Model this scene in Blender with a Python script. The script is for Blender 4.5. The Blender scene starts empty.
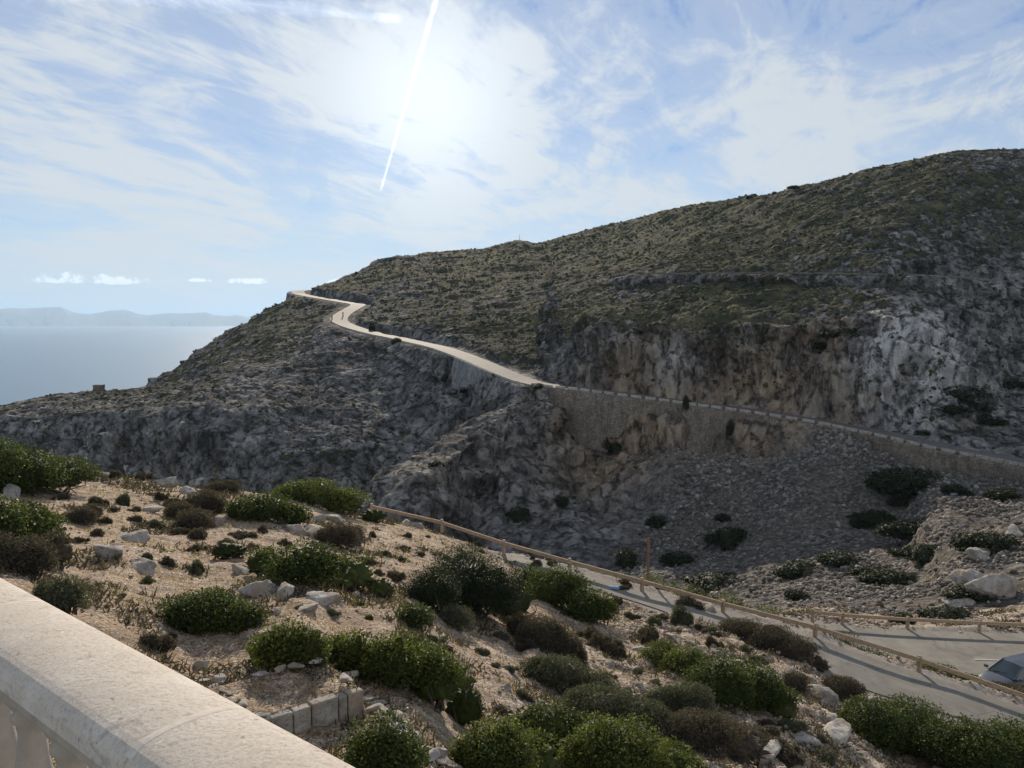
import bpy, math, random
import numpy as np
from mathutils import Vector, Matrix

# ------------------------------------------------------------------ camera, sky, sun, exposure
sc = bpy.context.scene
R = math.radians
F = 850.0
PITCH = math.atan(64.0 / F)
cam_d = bpy.data.cameras.new("camera")
cam = bpy.data.objects.new("camera", cam_d)
sc.collection.objects.link(cam)
cam_d.sensor_width = 36.0
cam_d.lens = 36.0 * F / 1024.0
cam_d.clip_start = 0.05
cam_d.clip_end = 200000.0
cam.location = (0, 0, 0)
cam.rotation_euler = (math.pi / 2 - PITCH, 0, 0)
sc.camera = cam
sc.render.resolution_x, sc.render.resolution_y = 1024, 768
sc.view_settings.view_transform = 'Standard'
sc.view_settings.look = 'None'
sc.view_settings.exposure = 0.42
sc.view_settings.gamma = 1.0
sc.cycles.use_denoising = True
sc.cycles.max_bounces = 6
sc.cycles.volume_bounces = 0
sc.cycles.transparent_max_bounces = 12

SUN_AZ = math.atan((415 - 512) / F)          # left of straight ahead (+Y)
SUN_EL = R(25.0)
SUN_DIR = Vector((math.sin(SUN_AZ) * math.cos(SUN_EL), math.cos(SUN_AZ) * math.cos(SUN_EL), math.sin(SUN_EL)))
sun_d = bpy.data.lights.new("sun", 'SUN')
sun_d.energy = 4.3
sun_d.angle = R(0.6)
sun_d.color = (1.0, 0.87, 0.71)
sun = bpy.data.objects.new("sun", sun_d)
sun.rotation_euler = (-SUN_DIR).to_track_quat('-Z', 'Y').to_euler()
sc.collection.objects.link(sun)

class NT:
    """small helper for writing node trees"""
    def __init__(s, tree):
        s.t = tree; s.n = tree.nodes; s.l = tree.links
    def new(s, typ, **kw):
        n = s.n.new(typ)
        for k, v in kw.items():
            if k[0] == '_': n.inputs[k[1:]].default_value = v
            else: setattr(n, k, v)
        return n
    def link(s, a, b): s.l.new(a, b)
    def put(s, node, key, v):
        if hasattr(v, 'is_linked') or hasattr(v, 'links'): s.l.new(v, node.inputs[key])
        else: node.inputs[key].default_value = v
    def math(s, op, a, b=0.0, c=None, clamp=False):
        n = s.n.new('ShaderNodeMath'); n.operation = op; n.use_clamp = clamp
        s.put(n, 0, a); s.put(n, 1, b)
        if c is not None: s.put(n, 2, c)
        return n.outputs[0]
    def vmath(s, op, a, b=(0, 0, 0), out=0):
        n = s.n.new('ShaderNodeVectorMath'); n.operation = op
        s.put(n, 0, a); s.put(n, 1, b)
        return n.outputs[out]
    def noise(s, vec, scale, detail=4, rough=0.55, dist=0.0, out='Fac', lac=2.0):
        n = s.n.new('ShaderNodeTexNoise')
        n.inputs['Scale'].default_value = scale; n.inputs['Detail'].default_value = detail
        n.inputs['Roughness'].default_value = rough; n.inputs['Distortion'].default_value = dist
        n.inputs['Lacunarity'].default_value = lac
        if vec is not None: s.l.new(vec, n.inputs['Vector'])
        return n.outputs[out]
    def voro(s, vec, scale, feature='F1', out='Distance', rand=1.0):
        n = s.n.new('ShaderNodeTexVoronoi'); n.feature = feature
        n.inputs['Scale'].default_value = scale; n.inputs['Randomness'].default_value = rand
        s.l.new(vec, n.inputs['Vector'])
        return n.outputs[out]
    def ramp(s, fac, stops, interp='LINEAR'):
        n = s.n.new('ShaderNodeValToRGB'); n.color_ramp.interpolation = interp
        e = n.color_ramp.elements
        while len(e) < len(stops): e.new(0.5)
        for i, (p, c) in enumerate(stops):
            e[i].position = p
            e[i].color = (c, c, c, 1) if isinstance(c, (int, float)) else (*c, 1)
        s.l.new(fac, n.inputs[0])
        return n.outputs[0]
    def mix(s, fac, a, b, blend='MIX'):
        n = s.n.new('ShaderNodeMix'); n.data_type = 'RGBA'; n.blend_type = blend
        s.put(n, 0, fac)
        for k, v in ((6, a), (7, b)):
            if isinstance(v, tuple) and len(v) == 3: v = (*v, 1)
            s.put(n, k, v)
        return n.outputs[2]
    def scale(s, vec, sc3):
        n = s.n.new('ShaderNodeMapping'); n.inputs['Scale'].default_value = sc3
        s.l.new(vec, n.inputs['Vector']); return n.outputs[0]
    def bump(s, h, strength, dist, normal=None):
        n = s.n.new('ShaderNodeBump'); n.inputs['Strength'].default_value = strength
        n.inputs['Distance'].default_value = dist
        s.l.new(h, n.inputs['Height'])
        if normal is not None: s.l.new(normal, n.inputs['Normal'])
        return n.outputs[0]

# world: physical sky with high thin cloud laid on a plane overhead (by view direction only)
w = bpy.data.worlds.new("World"); sc.world = w; w.use_nodes = True
w.node_tree.nodes.clear()
N = NT(w.node_tree)
sky = N.new('ShaderNodeTexSky', sky_type='NISHITA', sun_disc=False, sun_elevation=SUN_EL,
            sun_rotation=SUN_AZ, altitude=200.0, air_density=1.0, dust_density=0.0, ozone_density=2.0)
geo = N.new('ShaderNodeTexCoord')
d = geo.outputs['Generated']
sep = N.new('ShaderNodeSeparateXYZ'); N.link(d, sep.inputs[0])
zz = N.math('ADD', N.math('MAXIMUM', sep.outputs[2], 0.0), 0.06)
u = N.math('DIVIDE', sep.outputs[0], zz); v = N.math('DIVIDE', sep.outputs[1], zz)
comb = N.new('ShaderNodeCombineXYZ'); N.link(u, comb.inputs[0]); N.link(v, comb.inputs[1])
rotm = N.new('ShaderNodeMapping'); N.link(comb.outputs[0], rotm.inputs['Vector'])
rotm.inputs['Rotation'].default_value = (0, 0, R(-38)); rotm.inputs['Scale'].default_value = (0.95, 0.42, 1.0)
rotm.inputs['Location'].default_value = (3.1, 1.7, 0.0)
P = rotm.outputs[0]
big = N.noise(P, 0.5, 3, 0.5, 0.6)
wisp = N.noise(P, 1.3, 9, 0.60, 1.3)
fine = N.noise(N.scale(P, (1, 2.2, 1)), 3.4, 9, 0.66, 1.0)
cl = N.math('ADD', N.math('MULTIPLY', big, 0.70), N.math('ADD', N.math('MULTIPLY', wisp, 0.62), N.math('MULTIPLY', fine, 0.36)))
dn_ = N.vmath('NORMALIZE', d)
sdot = N.vmath('DOT_PRODUCT', dn_, tuple(SUN_DIR), out=1)
# cloud is thickened where the sun's glow is painted in
def dirv(px, py):
    a_ = (px - 512.0) / F; b_ = (384.0 - py) / F
    return Vector((a_, math.cos(PITCH) + b_ * math.sin(PITCH), -math.sin(PITCH) + b_ * math.cos(PITCH))).normalized()
glow_patch = N.math('POWER', N.math('MAXIMUM', N.vmath('DOT_PRODUCT', dn_, tuple(dirv(425, 105)), out=1), 0.0), 130.0)   # the sun's glow painted into the cirrus as a brighter patch
cl = N.math('ADD', N.math('ADD', cl, 0.04), N.math('MULTIPLY', glow_patch, 0.05))
cmask = N.ramp(cl, [(0.70, 0.04), (0.83, 0.42), (0.97, 0.95)], 'EASE')
back = N.math('MULTIPLY', sep.outputs[1], -1.6, clamp=True)  # cloud cover added behind the viewer to lift the ambient light
cmask = N.math('MAXIMUM', cmask, N.math('MULTIPLY', back, 0.22))
def trail(A, B, w0, w1, rag, seed, dens):
    """a long straight ice trail between two bearings in the sky"""
    a_, b_ = dirv(*A), dirv(*B); n_ = a_.cross(b_).normalized(); ax = (b_ - a_).normalized(); L_ = (b_ - a_).length
    off = N.math('ABSOLUTE', N.vmath('DOT_PRODUCT', dn_, tuple(n_), out=1))
    al = N.math('DIVIDE', N.math('SUBTRACT', N.vmath('DOT_PRODUCT', dn_, tuple(ax), out=1), a_.dot(ax)), L_)
    nz = N.noise(N.vmath('ADD', dn_, (seed, 0, 0)), 26, 6, 0.7)
    wd = N.math('MULTIPLY_ADD', al, (w1 - w0) / F, w0 / F)
    wd = N.math('MULTIPLY', wd, N.math('MULTIPLY_ADD', nz, rag * 2, 1.0 - rag))
    m_ = N.math('SUBTRACT', 1.0, N.math('DIVIDE', off, wd), clamp=True)
    m_ = N.math('POWER', m_, 0.55)
    ends = N.math('MULTIPLY', N.ramp(al, [(0.0, 1.0), (0.97, 1.0), (1.0, 0.0)]), N.math('GREATER_THAN', al, -1.5))
    return N.math('MULTIPLY', N.math('MULTIPLY', m_, ends), dens)
def puff(px, py, w, h, seed):
    c_ = dirv(px, py); r_ = Vector((c_.y, -c_.x, 0)).normalized(); u_ = r_.cross(c_).normalized()
    ex = N.math('DIVIDE', N.vmath('DOT_PRODUCT', dn_, tuple(r_), out=1), w / F / 2)
    ey = N.math('DIVIDE', N.math('SUBTRACT', N.vmath('DOT_PRODUCT', dn_, tuple(u_), out=1), c_.dot(u_)), h / F / 2)
    # flat base, billowing top
    ey = N.math('MAXIMUM', N.math('MULTIPLY', ey, -2.2), ey)
    rr = N.math('ADD', N.math('MULTIPLY', ex, ex), N.math('MULTIPLY', ey, ey))
    nz = N.noise(N.vmath('ADD', dn_, (seed, 0, 0)), 60, 6, 0.62)
    v_ = N.math('ADD', N.math('SUBTRACT', 1.0, rr), N.math('MULTIPLY', N.math('SUBTRACT', nz, 0.5), 3.2))
    return N.math('MULTIPLY', N.ramp(v_, [(0.35, 0.0), (0.75, 0.9)]), N.math('GREATER_THAN', sep.outputs[1], 0.0))
glow = N.math('POWER', N.math('MAXIMUM', sdot, 0.0), 11.0)
glow2 = N.math('POWER', N.math('MAXIMUM', sdot, 0.0), 70.0)
cb = N.math('ADD', N.math('ADD', 0.41, N.math('MULTIPLY', glow, 0.06)), N.math('MULTIPLY', glow2, 0.02))
cb = N.math('ADD', cb, N.math('MULTIPLY', N.math('POWER', glow_patch, 1.5), 0.19))
cb = N.math('ADD', cb, N.math('MULTIPLY', back, 0.12))
solid = N.math('MAXIMUM', trail((440, -14), (380, 193), 3.4, 1.1, 0.8, 3.0, 0.9), trail((90, -12), (404, 19), 11.0, 4.0, 1.25, 7.0, 0.55))
for q in ((78, 281, 130, 17, 1.0), (248, 282, 46, 11, 4.0), (200, 281, 26, 7, 8.0), (338, 284, 40, 12, 11.0)):
    solid = N.math('MAXIMUM', solid, puff(*q))
cmask = N.math('MAXIMUM', cmask, solid)
cb = N.math('ADD', cb, N.math('MULTIPLY', solid, 0.30))
ccol = N.new('ShaderNodeMix', data_type='RGBA', blend_type='MULTIPLY'); ccol.inputs[0].default_value = 1.0
ccol.inputs[6].default_value = (0.90, 0.955, 1.0, 1)
comb2 = N.new('ShaderNodeCombineXYZ')
for i in range(3): N.link(cb, comb2.inputs[i])
N.link(comb2.outputs[0], ccol.inputs[7])
SKY_STR = 0.060
tint = N.mix(1.0, sky.outputs[0], (0.76, 0.88, 1.12), 'MULTIPLY')
low = N.ramp(sep.outputs[2], [(0.0, 0.85), (0.06, 0.6), (0.20, 0.0)])
tint = N.mix(low, tint, tuple(c / 0.060 for c in (0.38, 0.50, 0.61)))
bg1 = N.new('ShaderNodeBackground'); N.link(tint, bg1.inputs[0]); bg1.inputs[1].default_value = SKY_STR
bg2 = N.new('ShaderNodeBackground'); N.link(ccol.outputs[2], bg2.inputs[0]); bg2.inputs[1].default_value = 1.3
mx = N.new('ShaderNodeMixShader'); N.link(cmask, mx.inputs[0]); N.link(bg1.outputs[0], mx.inputs[1]); N.link(bg2.outputs[0], mx.inputs[2])
wo = N.new('ShaderNodeOutputWorld'); N.link(mx.outputs[0], wo.inputs[0])

# ------------------------------------------------------------------ helpers
C = sc.collection
def tag(o, label=None, cat=None, group=None, kind=None):
    if label: o['label'] = label
    if cat: o['category'] = cat
    if group: o['group'] = group
    if kind: o['kind'] = kind
    return o
def link(name, me, parent=None, loc=None):
    o = bpy.data.objects.new(name, me); C.objects.link(o)
    if parent is not None: o.parent = parent
    if loc is not None: o.location = loc
    return o
def empty(name, loc, rz=0.0):
    o = bpy.data.objects.new(name, None); C.objects.link(o)
    o.location = loc; o.rotation_euler = (0, 0, rz); o.empty_display_size = 0.3
    return o
def mesh_np(name, V, Fc, mat=None, smooth=False):
    """V (n,3), Fc list of arrays (m,k) of equal arity"""
    me = bpy.data.meshes.new(name)
    V = np.asarray(V, np.float32)
    if not isinstance(Fc, list): Fc = [Fc]
    Fc = [np.asarray(f, np.int32) for f in Fc if len(f)]
    me.vertices.add(len(V)); me.vertices.foreach_set('co', V.ravel())
    nl = sum(f.size for f in Fc); npoly = sum(len(f) for f in Fc)
    me.loops.add(nl); me.loops.foreach_set('vertex_index', np.concatenate([f.ravel() for f in Fc]))
    me.polygons.add(npoly)
    tot = np.concatenate([np.full(len(f), f.shape[1], np.int32) for f in Fc])
    st = np.concatenate([[0], np.cumsum(tot)[:-1]]).astype(np.int32)
    me.polygons.foreach_set('loop_start', st); me.polygons.foreach_set('loop_total', tot)
    if smooth: me.polygons.foreach_set('use_smooth', np.ones(npoly, bool))
    me.update(calc_edges=True)
    if mat is not None: me.materials.append(mat)
    return me
def unproj(px, py, D):
    a = (px - 512.0) / F; b = (384.0 - py) / F
    fy = math.cos(PITCH) + b * math.sin(PITCH)
    fz = -math.sin(PITCH) + b * math.cos(PITCH)
    return np.array((a * D / fy, D, fz * D / fy))
def project(Pn):
    x, y, z = Pn[..., 0], Pn[..., 1], Pn[..., 2]
    dep = y * math.cos(PITCH) - z * math.sin(PITCH)
    up = y * math.sin(PITCH) + z * math.cos(PITCH)
    return 512 + F * x / dep, 384 - F * up / dep

rs = np.random.RandomState(7)
_tab = rs.rand(4096).astype(np.float32)
def vnoise(x, y, z, seed=0):
    x = np.asarray(x, np.float32); y = np.asarray(y, np.float32); z = np.asarray(z, np.float32)
    xi = np.floor(x); yi = np.floor(y); zi = np.floor(z)
    fx = x - xi; fy = y - yi; fz = z - zi
    fx = fx * fx * (3 - 2 * fx); fy = fy * fy * (3 - 2 * fy); fz = fz * fz * (3 - 2 * fz)
    xi = xi.astype(np.int32) * 1619 + seed * 7919; yi = yi.astype(np.int32) * 31337; zi = zi.astype(np.int32) * 6971
    def h(a, b, c):
        k = (xi + a * 1619) ^ (yi + b * 31337) ^ (zi + c * 6971)
        k = (k ^ (k >> 13)) * 1274126177
        k = k ^ (k >> 16)
        return _tab[k & 4095]
    r = 0
    for a in (0, 1):
        wx = fx if a else 1 - fx
        for b in (0, 1):
            wy = fy if b else 1 - fy
            for c in (0, 1):
                wz = fz if c else 1 - fz
                r = r + wx * wy * wz * h(a, b, c)
    return r
def fbm(x, y, z, octv=4, gain=0.5, seed=0, ridged=False):
    r = 0; a = 1; t = 0
    for o in range(octv):
        n = vnoise(x, y, z, seed + o)
        if ridged: n = 1 - np.abs(2 * n - 1)
        r = r + a * n; t += a; a *= gain
        x = x * 2.03 + 11.3; y = y * 2.03 + 5.7; z = z * 2.03 + 3.1
    return r / t
def sstep(a, b, x):
    t = np.clip((x - a) / (b - a), 0, 1); return t * t * (3 - 2 * t)

# ------------------------------------------------------------------ terrain profiles
# each column: 25 stations from near to far, (distance, y in level-frame) or (distance, None, height)
Zt = lambda D, z: (D, None, z)
COL = {
-420: [Zt(3,-3.2),Zt(8,-3.8),Zt(16,-4),Zt(25,-4.6),Zt(34,-5),Zt(42,-5.6),Zt(60,-18),Zt(110,-50),Zt(150,-62),Zt(175,-68),Zt(185,-70),Zt(190,-70),Zt(195,-68),Zt(200,-64),Zt(212,-58),Zt(222,-55),Zt(230,-55),Zt(240,-57),Zt(252,-62),Zt(270,-80),Zt(290,-100),Zt(320,-130),Zt(360,-170),Zt(420,-220),Zt(600,-260)],
-200: [Zt(3,-3.2),Zt(8,-4),Zt(16,-4.3),Zt(25,-5),Zt(34,-5.3),Zt(42,-6),Zt(60,-18),Zt(110,-50),Zt(150,-62),Zt(175,-64),Zt(185,-62),Zt(190,-60),Zt(195,-55),Zt(200,-48),Zt(212,-38),Zt(222,-36),Zt(230,-35),Zt(240,-36),Zt(252,-39),Zt(270,-50),Zt(290,-66),Zt(320,-95),Zt(360,-140),Zt(420,-200),Zt(600,-250)],
0: [Zt(3,-3.2),Zt(8,-3.9),(16,560),(24,520),(33,482),(42,457),Zt(60,-18),Zt(110,-50),Zt(150,-60),Zt(172,-62),Zt(182,-58),Zt(188,-54),Zt(193,-48),(198,480),(208,445),(215,425),(228,416),(240,411),(250,409),Zt(268,-32),Zt(290,-45),Zt(320,-75),Zt(360,-120),Zt(420,-185),Zt(600,-240)],
100: [Zt(3,-3.3),Zt(8,-4.2),(14,620),(20,560),(30,510),(41,472),Zt(60,-19),Zt(110,-52),Zt(150,-60),Zt(170,-60),Zt(180,-55),Zt(186,-50),Zt(192,-44),(197,478),(205,440),(212,415),(228,402),(242,395),(255,392.5),Zt(270,-28),Zt(295,-42),Zt(320,-60),Zt(345,-75),Zt(420,-160),Zt(600,-240)],
147: [Zt(3,-3.3),Zt(8,-4.3),(14,640),(20,575),(29,522),(41,480),Zt(60,-19),Zt(110,-52),Zt(150,-60),Zt(169,-60),Zt(179,-55),Zt(185,-49),Zt(191,-43),(196,480),(204,441),(211,414),(228,400),(242,391),(256,388),Zt(272,-27),Zt(295,-32),Zt(320,-31),(342,390),Zt(410,-100),Zt(600,-240)],
200: [Zt(3,-3.4),Zt(8,-4.5),(14,665),(20,590),(28,535),(41,488),Zt(58,-19),Zt(108,-52),Zt(150,-60),Zt(168,-60),Zt(178,-55),Zt(184,-48),Zt(190,-43),(195,482),(203,445),(212,410),(232,391),(247,382),(262,377),Zt(285,-22),(305,373),(330,362),(356,350.5),Zt(400,-60),Zt(600,-240)],
250: [Zt(3,-3.5),Zt(8,-4.8),(13,680),(18,605),(26,545),(41,495),Zt(58,-20),Zt(106,-52),Zt(145,-59),Zt(164,-59),Zt(174,-54),Zt(180,-48),Zt(186,-43),(192,484),(202,447),(215,411),(250,376),(268,366),(286,356),(302,347),(322,338),(345,329),(370,319),Zt(410,-35),Zt(620,-240)],
300: [Zt(3,-3.5),Zt(7,-4.8),(12,700),(17,612),(26,552),(42,503),Zt(58,-20),Zt(105,-52),Zt(140,-58),Zt(160,-58),Zt(170,-54),Zt(176,-48),Zt(182,-44),(188,487),(200,450),(225,405),(258,362),(280,346),(300,333),(318,325),(340,314),(365,304),(396,293.5),Zt(440,-20),Zt(640,-240)],
345: [Zt(3,-3.5),Zt(7,-5),(12,712),(17,628),(27,560),(47,512),Zt(62,-22),Zt(100,-50),Zt(125,-54),Zt(140,-50),Zt(148,-42),Zt(154,-38),Zt(170,-44),(188,490),(203,446),(268,349),(298,325),(308,320),(318,316),(330,311.5),(350,303),(375,294),(425,278.5),Zt(490,0),Zt(680,-240)],
400: [Zt(3,-3.5),Zt(8,-5.3),(12,720),(17,640),(30,560),(49.5,522),Zt(62,-22),Zt(90,-42),Zt(115,-50),Zt(135,-46),(150,525),(158,482),(169,463),(192,492),(220,415),(257,352),(268,338.5),(276,332),(290,323),(306,314),(345,297),(405,273),(460,256),Zt(520,10),Zt(720,-240)],
470: [Zt(3,-3.6),Zt(8,-5.8),(12.5,768),(19,668),(32,580),(47,544),Zt(60,-24),Zt(85,-42),Zt(115,-50),Zt(145,-46),(163,520),(174,442),(185,424),Zt(202,-28),(214,406),(225,369),(230,358),(238,353),(262,332),(300,308),(360,283),(430,261),(480,249.5),Zt(540,15),Zt(740,-240)],
505: [Zt(3,-3.6),Zt(9,-6),(13,768),(20,668),(37,583),(46,554),Zt(59,-25),Zt(83,-41),Zt(125,-46),(160,520),(178,460),(190,410),(197.5,397.5),(203,397),(206,388),(210,375),(213,368.5),(222,364),(246,345),(285,314),(352,278),(430,254),(486,244.5),Zt(545,15),Zt(740,-240)],
519: [Zt(3,-3.6),Zt(9,-6.1),(13.5,768),(21,668),(41,580),(45.5,558),Zt(59,-25),Zt(82,-40),Zt(120,-47),(160,520),(178,450),(197,391),(199,389),(201,387),(202.5,386),(204,384),(207,378),(216,371),(236,353),(278,315),(350,279),(430,253),(492,240.5),Zt(550,15),Zt(740,-240)],
540: [Zt(3,-3.6),Zt(9,-6.3),(14,768),(28,620),(42.3,572),(45,563),Zt(58,-25),Zt(80,-38),Zt(115,-46),(156,535),(176,465),(193,396),(195,392),(196.5,389.5),(198,388),(199,386),(201.5,383.5),(210,374),(227,355),(270,314),(345,279),(430,255),(480,244),Zt(540,20),Zt(740,-240)],
565: [Zt(3,-3.6),Zt(9,-6.4),(14.5,768),(28,632),(41.5,581),(44,571),Zt(57,-23),Zt(78,-34),Zt(108,-42),(146,556),(164,508),(182,455),(188,425),(191,406),(192,400),(194,390),(197,387),(203,374),(215,338),(252,303),(330,274),(412,252),(470,236),Zt(530,20),Zt(740,-240)],
600: [Zt(3,-3.6),Zt(9,-6.5),(15,768),(28,645),(40.5,592),(43.2,579.5),Zt(55,-21),Zt(75,-29),Zt(100,-36.5),(130,583),(150,548),(170,508),(180,472),(187,445),(188.5,420),(190,396),(193,391),(199,368),(206,325),(235,296),(310,270),(395,248),(460,227.5),Zt(520,20),Zt(740,-240)],
700: [Zt(3,-3.7),Zt(10,-7.3),(17,768),(30,660),(38,620),(40.5,609),Zt(50,-17.8),Zt(62,-22),Zt(92,-33),(122,585),(142,548),(156,512),(165,475),(176,452),(178,430),(179.5,409),(182,404),(187,385),(193,330),(228,275),(280,244),(345,220),(400,205),Zt(470,20),Zt(740,-240)],
800: [Zt(3,-3.8),Zt(11,-8),(20,768),(29,695),(34.5,663),(38.8,637),Zt(46,-17.4),(60,603),(82,590),(112,574),(133,540),(145,508),(155,478),(164,452),(166,435),(167.5,423),(170,418),(175,400),(183,325),(210,275),(245,238),(290,210),(330,188),Zt(400,20),Zt(740,-240)],
900: [Zt(3,-3.9),Zt(12,-9),(26,768),(29.5,735),(33,702),(37,667),(43.5,664),(48.7,636),(60,609),(102,573),(126,542),(137,512),(145,487),(152,460),(154,450),(155.5,441),(158,437),(163,420),(174,320),(197,277),(222,235),(265,192),(312,163),Zt(400,10),Zt(740,-240)],
960: [Zt(3,-4),Zt(13,-10),(27,768),(29,747),(32.3,716),(35.9,686),Zt(41.5,-18.2),(48.8,635),(58,608),(70,566),Zt(82,-23),Zt(108,-26),(130,498),(145,470),(147,458),(148.5,452),(151,449.5),(160,428),(182,330),(203,282),(226,235),(256,185),(308,152),Zt(400,10),Zt(740,-240)],
1024: [Zt(3,-4),Zt(13,-10),(28,768),(29.5,752),(31.8,736),(34.9,709),Zt(40.5,-18),(49,634),(57,602),(70,545),(78,516),Zt(95,-26),Zt(120,-27),(136,480),(137.5,472),(138.5,466),(141,462),(160,425),(190,335),(206,286),(228,232),(262,180),(302,150),Zt(400,5),Zt(740,-240)],
1200: [Zt(3,-4),Zt(13,-11),Zt(25,-15),Zt(27,-15.6),Zt(28.5,-16.2),Zt(32,-16.6),Zt(38,-18),Zt(50,-17.8),Zt(57,-15),Zt(68,-12),Zt(78,-12),Zt(95,-20),Zt(110,-24),Zt(122,-26),Zt(124,-25),Zt(125,-24.7),Zt(127,-24.5),Zt(150,-18),Zt(190,2),Zt(206,12),Zt(228,25),Zt(262,42),Zt(300,52),Zt(400,5),Zt(740,-240)],
1400: [Zt(3,-4),Zt(13,-12),Zt(22,-16),Zt(24,-16.5),Zt(25.5,-17),Zt(28,-17),Zt(36,-18),Zt(50,-17.5),Zt(57,-14),Zt(68,-10),Zt(78,-9),Zt(90,-15),Zt(98,-22),Zt(106,-25),Zt(108,-25),Zt(109,-25),Zt(112,-25),Zt(150,-10),Zt(190,10),Zt(206,18),Zt(228,28),Zt(262,40),Zt(300,45),Zt(400,0),Zt(740,-240)],
}
NK = 25
cpx = sorted(COL)
LS = np.zeros((NK, len(cpx))); LD = LS.copy(); LZ = LS.copy()
for j, px in enumerate(cpx):
    for k, t in enumerate(COL[px]):
        D = t[0]
        if t[1] is None:
            p = np.array((math.tan(math.atan((px - 512) / F)) * D, D, t[2]))
        else:
            p = unproj(px, t[1], D)
        LS[k, j] = p[0] / D; LD[k, j] = D; LZ[k, j] = p[2]
def pchip(x, y, xq):
    h = np.diff(x); dl = np.diff(y) / h
    m = np.zeros_like(y)
    w1 = 2 * h[1:] + h[:-1]; w2 = h[1:] + 2 * h[:-1]
    ok = (dl[:-1] * dl[1:]) > 0
    with np.errstate(divide='ignore', invalid='ignore'):
        mm = (w1 + w2) / (w1 / dl[:-1] + w2 / dl[1:])
    m[1:-1] = np.where(ok, mm, 0); m[0] = dl[0]; m[-1] = dl[-1]
    i = np.clip(np.searchsorted(x, xq) - 1, 0, len(h) - 1)
    t = np.clip((xq - x[i]) / h[i], 0, 1)
    return (y[i] * (1 + 2 * t) * (1 - t) ** 2 + h[i] * m[i] * t * (1 - t) ** 2
            + y[i + 1] * t * t * (3 - 2 * t) + h[i] * m[i + 1] * t * t * (t - 1))

# roads (px, py, distance)
def path3(pts): return np.array([unproj(*p) for p in pts])
FAR_ROAD = path3([(1290,520,100),(1150,486,120),(1024,462,141),(950,448.5,151),(900,437,158),(850,427,165),(800,418,170),(740,409,177),(700,404,182),(640,396,188),(600,391,193),
    (560,386.5,198),(535,383,202),(520,378.5,207),(500,370.5,215),(480,362,225),(460,354,236),(440,347.5,247),(420,343,258),(400,338.5,268),(380,334.5,279),(362,330,290),
    (347,325,300),(339,320,309),(343,314,322),(353,308,336),(358,304.5,347),(348,302.5,356),(330,299.5,370),(312,296.5,384),(300,294,396),(298,291.5,404),(306,290,412),(318,290.5,422)])
UP_ROAD = path3([(1300,300,160),(1150,290,186),(1024,284,205),(960,279,203),(900,276,197),(850,274.5,203),(800,274,210),(750,273.5,219),(700,274,228),(660,274.5,238),(630,275,246)])
RAIL = path3([(1300,812,31.2),(1150,755,33.0),(1030,712,34.8),(919,673,36.5),(815,640,38.2),(723,616,40),(642,593,42),(569.5,573,44),(504,554,46),(442,533,48),(372,516.5,50.5)])
NEAR_IN = path3([(1300,850,28.2),(1150,785,30.0),(1024,736,31.8),(960,716,32.3),(900,702,33),(825,676,34),(790,660,35),(740,641,36.4),(700,622,38),(642,603,40),(600,590,41),(540,570,43),(500,560,44.6)])
def resample(P, step):
    P = np.asarray(P)
    # Catmull-Rom then even spacing
    out = []
    for i in range(len(P) - 1):
        p0 = P[max(i - 1, 0)]; p1 = P[i]; p2 = P[i + 1]; p3 = P[min(i + 2, len(P) - 1)]
        for t in np.linspace(0, 1, 12, endpoint=False):
            out.append(0.5 * ((2 * p1) + (-p0 + p2) * t + (2 * p0 - 5 * p1 + 4 * p2 - p3) * t * t + (-p0 + 3 * p1 - 3 * p2 + p3) * t ** 3))
    out.append(P[-1]); out = np.array(out)
    L = np.concatenate([[0], np.cumsum(np.linalg.norm(np.diff(out, axis=0), axis=1))])
    q = np.arange(0, L[-1], step)
    return np.stack([np.interp(q, L, out[:, i]) for i in range(3)], 1)
FAR_RD = resample(FAR_ROAD, 2.0); UP_RD = resample(UP_ROAD, 4.0)
RAILS = resample(RAIL, 1.0)
def nearest_on(P, X, Y):
    best = np.full(X.shape, 1e9, np.float32); bz = np.zeros(X.shape, np.float32); sd = np.zeros(X.shape, np.float32)
    for i in range(len(P) - 1):
        a = P[i]; b = P[i + 1]; e = b - a; L2 = e[0] ** 2 + e[1] ** 2
        t = np.clip(((X - a[0]) * e[0] + (Y - a[1]) * e[1]) / L2, 0, 1)
        dx = X - a[0] - t * e[0]; dy = Y - a[1] - t * e[1]
        dd = dx * dx + dy * dy
        m = dd < best
        best = np.where(m, dd, best); bz = np.where(m, a[2] + t * e[2], bz)
        sd = np.where(m, e[0] * dy - e[1] * dx, sd)
    return np.sqrt(best), bz, np.sign(sd)
def carve(X, Y, Zb, P, half, shoulder, drop=0.12, up=None):
    pad = half + shoulder + 2
    m = (X > P[:, 0].min() - pad) & (X < P[:, 0].max() + pad) & (Y > P[:, 1].min() - pad) & (Y < P[:, 1].max() + pad)
    if not m.any(): return Zb, np.full(X.shape, 1e3, np.float32)
    dd, bz, sd = nearest_on(P, X[m], Y[m])
    t = sstep(half, half + shoulder, dd)
    zb = Zb[m]
    Zb = Zb.copy(); Zb[m] = (bz - drop) * (1 - t) + zb * t
    D = np.full(X.shape, 1e3, np.float32); D[m] = dd
    return Zb, D
# near road: band between its inner edge and a line just past the rail
def near_center():
    a = resample(NEAR_IN, 0.5); r = RAILS
    out = []
    for p in a[::2]:
        dd = np.linalg.norm(r[:, :2] - p[:2], axis=1); q = r[dd.argmin()]
        out.append(np.concatenate([(p + q) / 2, [dd.min() / 2]]))
    return np.array(out)
NEARC = near_center()
LOTP = np.array([(13.8,46.6,-18.05),(16,45.6,-18.1),(22,44.2,-18.25),(30,44.0,-18.3),(45,44.5,-18.3),(60,45,-18.3)])
LOT = resample(LOTP, 1.0)

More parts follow.
